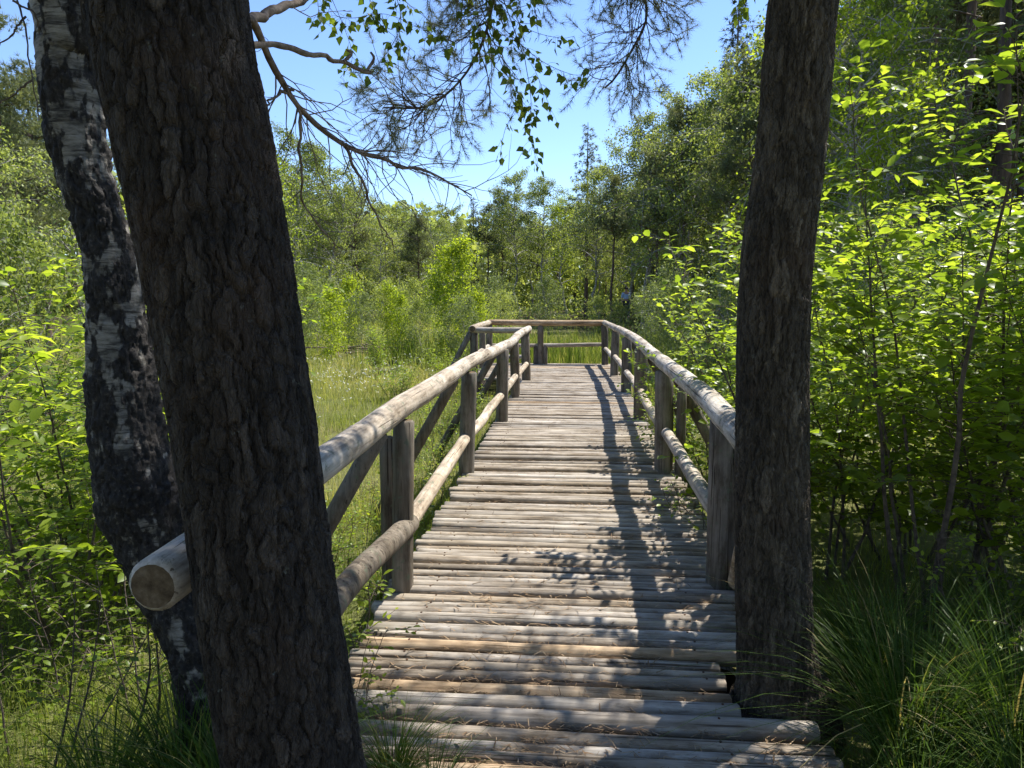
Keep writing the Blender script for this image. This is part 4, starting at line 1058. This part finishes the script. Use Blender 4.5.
bush = [
    ('bush0', 330, 22, 288, 'small bright sapling in the grass beyond the cotton grass'), ('bush2', 316, 25, 280, 'rounded sapling next to the big pine in the grass'), ('bush1', 360, 25, 292, 'small pale willow sapling left of the branch heap'),
    ('bush0', 402, 21, 292, 'thin lime sapling right of the branch heap'), ('bush2', 420, 19, 300, 'small sapling in front of the lone lime birch'), ('bush1', 462, 20, 296, 'pale sapling beside the left platform corner'), ('bush0', 482, 22, 290, 'lime sapling rising behind the left platform rail'),
    ('bush2', 386, 28, 280, 'grey leafed sapling behind the branch heap'), ('bush2', 500, 27, 290, 'dark sapling behind the left platform rail'), ('bush2', 685, 19, 283, 'leafy bush between the willow and the right pine'),
    ('bush3', 446, 22, 240, 'bright lime young birch standing alone in the meadow'),
    ('bush1', 300, 29, 262, 'pale green willow bush beside the big pine'), ('bush2', 322, 32, 268, 'green bush second from the big pine at the meadow edge'),
    ('bush0', 345, 27, 276, 'small yellow green sapling at the meadow edge'), 
    ('bush0', 394, 27, 284, 'thin sapling left of the bright young birch'), ('bush2', 414, 25, 280, 'leafy bush left beside the bright young birch'),
    ('bush2', 470, 24, 284, 'bush right beside the bright young birch'),
    ('bush1', 498, 30, 276, 'grey green bush behind the platform corner'), 
    ('bush1', 548, 34, 276, 'pale bush behind the middle of the far rail'), 
    ('bush1', 652, 25, 282, 'grey green willow bush right of the person'),
    ('bush1', 674, 21, 268, 'large round willow bush above the right rail'), 
    ('bush1', 724, 15, 266, 'willow bush touching the right pine'), ('bush2', 622, 31, 303, 'low bush hiding the legs of the person in the wood'), ('bush2', 600, 32, 296, 'low bush in front of the dark stems'),
    ('bush2', 800, 15, 240, 'bush behind the right pine trunk'), ('bush2', 880, 12, 215, 'bush behind the right thicket'), ('bush1', 960, 13, 210, 'bush below the straight pine stems'), ('bush2', 1040, 12, 200, 'bush at the right edge behind the thicket'),
    ('bush2', 40, 10, 215, 'bush behind the lime shrub at left'), ('bush1', 130, 14, 240, 'willow bush behind the big pine'), ('bush2', -60, 9, 190, 'bush beyond the left edge'), ('bush2', 200, 22, 255, 'bush hidden by the big pine'), ('bush2', 252, 27, 262, 'bush at the big pine bark edge in the meadow'),
]
for i, (k, px, Y, yt, lab) in enumerate(bush):
    place_far(k, px, Y, yt, i * 2.3, lab, 'bush', 'bush', 'bushes at the edge of the bog',   .8 if k == 'bush0' else 1.0 if k == 'bush3' else .78)
# far wood as one mass, closing the gaps between the stems
mb = MB(); n = 80000
ang = rng.uniform(math.radians(-62), math.radians(66), n); rad = rng.uniform(66, 92, n)
x = np.sin(ang) * rad; y = np.cos(ang) * rad
hmax = 6 + 5 * vnoise(np.stack([x * .12, y * .12, 0 * x], 1), 51) + 3 * smooth(0, 40, x) + 3 * smooth(-12, -40, x)
P = np.stack([x, y, gz(x, y) + hmax * rng.random(n) ** np.where(np.arange(n) % 3 == 0, 3.0, .8)], 1)
scatter(mb, DIAM, P, rotmats(rng.normal(size=(n, 3)) - np.array([0, 0, .3])), rng.uniform(.5, .95, n), rng.random(n))
tag(mb.build('forest', M['farleaf']), kind='stuff')
# shaded undergrowth below the trees
mb = MB(); n = 24000
x = rng.uniform(-24, 26, n); y = rng.uniform(26, 66, n); edge = np.interp(x, [-24, -12, -4, 2, 6, 12, 26], [34, 38, 44, 38, 30, 20, 12])
x2 = rng.uniform(7, 20, 9000); y2 = rng.uniform(11, 30, 9000)
x = np.concatenate([x, x2]); y = np.concatenate([y, y2]); ok = y > EDGE(x); x, y = x[ok], y[ok]; n = len(x)
P = np.stack([x, y, gz(x, y) + rng.random(n) ** 1.4 * (1.1 + 1.0 * vnoise(np.stack([x * .6, y * .6, 0 * x], 1), 53))], 1)
scatter(mb, DIAM, P, rotmats(rng.normal(size=(n, 3))), rng.uniform(.10, .26, n), rng.random(n))
tag(mb.build('undergrowth', M['farleaf']), kind='stuff')

# ------------------------------------------------------------------ person far away in the wood
def person():
    x, Y = float(at(626, 297, 43)[0]), 43.0
    z = 1.6 + (297 - 287.5) / FPX * Y - 1.74
    root = empty('person', (x, Y, z), .3); tag(root, 'person in a light blue shirt and dark trousers standing in the wood', 'person')
    J = dict(pel=(0, 0, .95), ch=(0, 0, 1.25), sh=(0, 0, 1.42), nk=(0, 0, 1.50), hd=(0, -.02, 1.62), tp=(0, -.01, 1.74),
             hl=(-.09, 0, .90), kl=(-.10, -.02, .50), al=(-.10, .02, .08), tl=(-.11, -.16, .04), hr=(.09, 0, .90), kr=(.11, -.03, .50), ar=(.12, .02, .08), tr=(.13, -.16, .04),
             sl=(-.19, 0, 1.40), el=(-.25, .02, 1.13), wl=(-.26, -.06, .88), fl=(-.26, -.09, .78), sr=(.19, 0, 1.40), er=(.25, .02, 1.13), wr=(.26, -.06, .88), fr=(.26, -.09, .78))
    rad = dict(pel=.15, ch=.16, sh=.13, nk=.06, hd=.095, tp=.07, hl=.095, kl=.06, al=.045, tl=.04, hr=.095, kr=.06, ar=.045, tr=.04, sl=.07, el=.045, wl=.032, fl=.035, sr=.07, er=.045, wr=.032, fr=.035)
    E_ = [('pel', 'ch'), ('ch', 'sh'), ('sh', 'nk'), ('nk', 'hd'), ('hd', 'tp'), ('pel', 'hl'), ('hl', 'kl'), ('kl', 'al'), ('al', 'tl'), ('pel', 'hr'), ('hr', 'kr'), ('kr', 'ar'), ('ar', 'tr'), ('sh', 'sl'), ('sl', 'el'), ('el', 'wl'), ('wl', 'fl'), ('sh', 'sr'), ('sr', 'er'), ('er', 'wr'), ('wr', 'fr')]
    def skin(name, keys, grow, mat):
        ks = [k for k in J if k in keys]; me = bpy.data.meshes.new(name)
        me.from_pydata([J[k] for k in ks], [(ks.index(a), ks.index(b)) for a, b in E_ if a in ks and b in ks], [])
        me.skin_vertices.new() if hasattr(me.skin_vertices, 'new') and not me.skin_vertices else None
        o = link(name, me, root)
        md = o.modifiers.new('skin', 'SKIN')
        for v, k in zip(me.skin_vertices[0].data, ks): v.radius = (rad[k] + grow, rad[k] * .8 + grow)
        me.skin_vertices[0].data[0].use_root = True
        s = o.modifiers.new('sub', 'SUBSURF'); s.levels = s.render_levels = 2
        me.materials.append(mat); return o
    def flat(n, c):
        m, nt = newmat(n); tc = N(nt, 'ShaderNodeTexCoord').outputs['Object']; z_ = noise(nt, tc, 30, 3, .6)
        finish(nt, mixc(nt, z_.outputs['Fac'], tuple(v * .85 for v in c), c), .8, z_.outputs['Fac'], .2, .004, .2); return m
    skin('body', set(J), 0, flat('skin_tone', (.45, .28, .2)))
    skin('shirt', {'pel', 'ch', 'sh', 'sl', 'el', 'sr', 'er'}, .016, flat('light_blue_cotton', (.42, .55, .78)))
    skin('trousers', {'pel', 'hl', 'kl', 'al', 'hr', 'kr', 'ar'}, .014, flat('dark_denim', (.03, .035, .05)))
    mb = MB(); a = np.linspace(-.9, 1.57, 8); b = np.linspace(0, 2 * PI, 17)[:-1]
    Vh = np.array([(math.cos(p) * math.cos(q) * .102, math.cos(p) * math.sin(q) * .112 + .012, 1.655 + math.sin(p) * .105) for p in np.linspace(-.2, 1.5, 8) for q in b])
    ii = np.arange(7)[:, None] * 16; jj = np.arange(16)[None]; mb.add(Vh, np.stack([ii + jj, ii + (jj + 1) % 16, ii + 16 + (jj + 1) % 16, ii + 16 + jj], -1).reshape(-1, 4))
    mb.build('hair', flat('dark_hair', (.03, .022, .018)), root)
person()

# ------------------------------------------------------------------ light, sky, camera
EL, AZ = math.radians(60), math.radians(46)
w = bpy.data.worlds.new('World'); scene.world = w; w.use_nodes = True
nt = w.node_tree; nt.nodes.clear()
sky = N(nt, 'ShaderNodeTexSky', sky_type='NISHITA'); sky.sun_disc = False; sky.sun_elevation = EL; sky.sun_rotation = AZ
sky.air_density = 1.0; sky.dust_density = 0; sky.ozone_density = 3.0
bg = N(nt, 'ShaderNodeBackground'); bg.inputs['Strength'].default_value = .11
L(nt, mixc(nt, 1.0, sky.outputs[0], (.80, .85, 1.0), 'MULTIPLY'), bg.inputs['Color']); o = N(nt, 'ShaderNodeOutputWorld'); L(nt, bg.outputs[0], o.inputs[0])
sl = bpy.data.lights.new('sun', 'SUN'); sl.energy = 4.6; sl.angle = math.radians(.53); sl.color = (1, .965, .905)
so = bpy.data.objects.new('sun', sl); COL.objects.link(so)
tv = Vector((-math.sin(AZ) * math.cos(EL), -math.cos(AZ) * math.cos(EL), -math.sin(EL)))
so.rotation_euler = tv.to_track_quat('-Z', 'Y').to_euler(); so.location = (20, 25, 60)

cam = bpy.data.cameras.new('camera'); co = bpy.data.objects.new('camera', cam); COL.objects.link(co)
cam.sensor_width = 36; cam.lens = FPX / 1024 * 36; cam.clip_start = .05; cam.clip_end = 1000
co.location = EYE; co.matrix_world = Matrix(((CR[0], CU[0], -CF[0], EYE[0]), (CR[1], CU[1], -CF[1], EYE[1]), (CR[2], CU[2], -CF[2], EYE[2]), (0, 0, 0, 1)))
scene.camera = co
vs = scene.view_settings; vs.view_transform = 'Standard'; vs.look = 'None'; vs.gamma = 1; vs.exposure = 1.18; vs.use_curve_mapping = False
scene.render.engine = 'CYCLES'
c = scene.cycles; c.use_denoising = True; c.max_bounces = 6; c.diffuse_bounces = 3; c.glossy_bounces = 2; c.transmission_bounces = 4; c.transparent_max_bounces = 4
c.sample_clamp_indirect = 6; c.use_adaptive_sampling = True; c.adaptive_threshold = .02
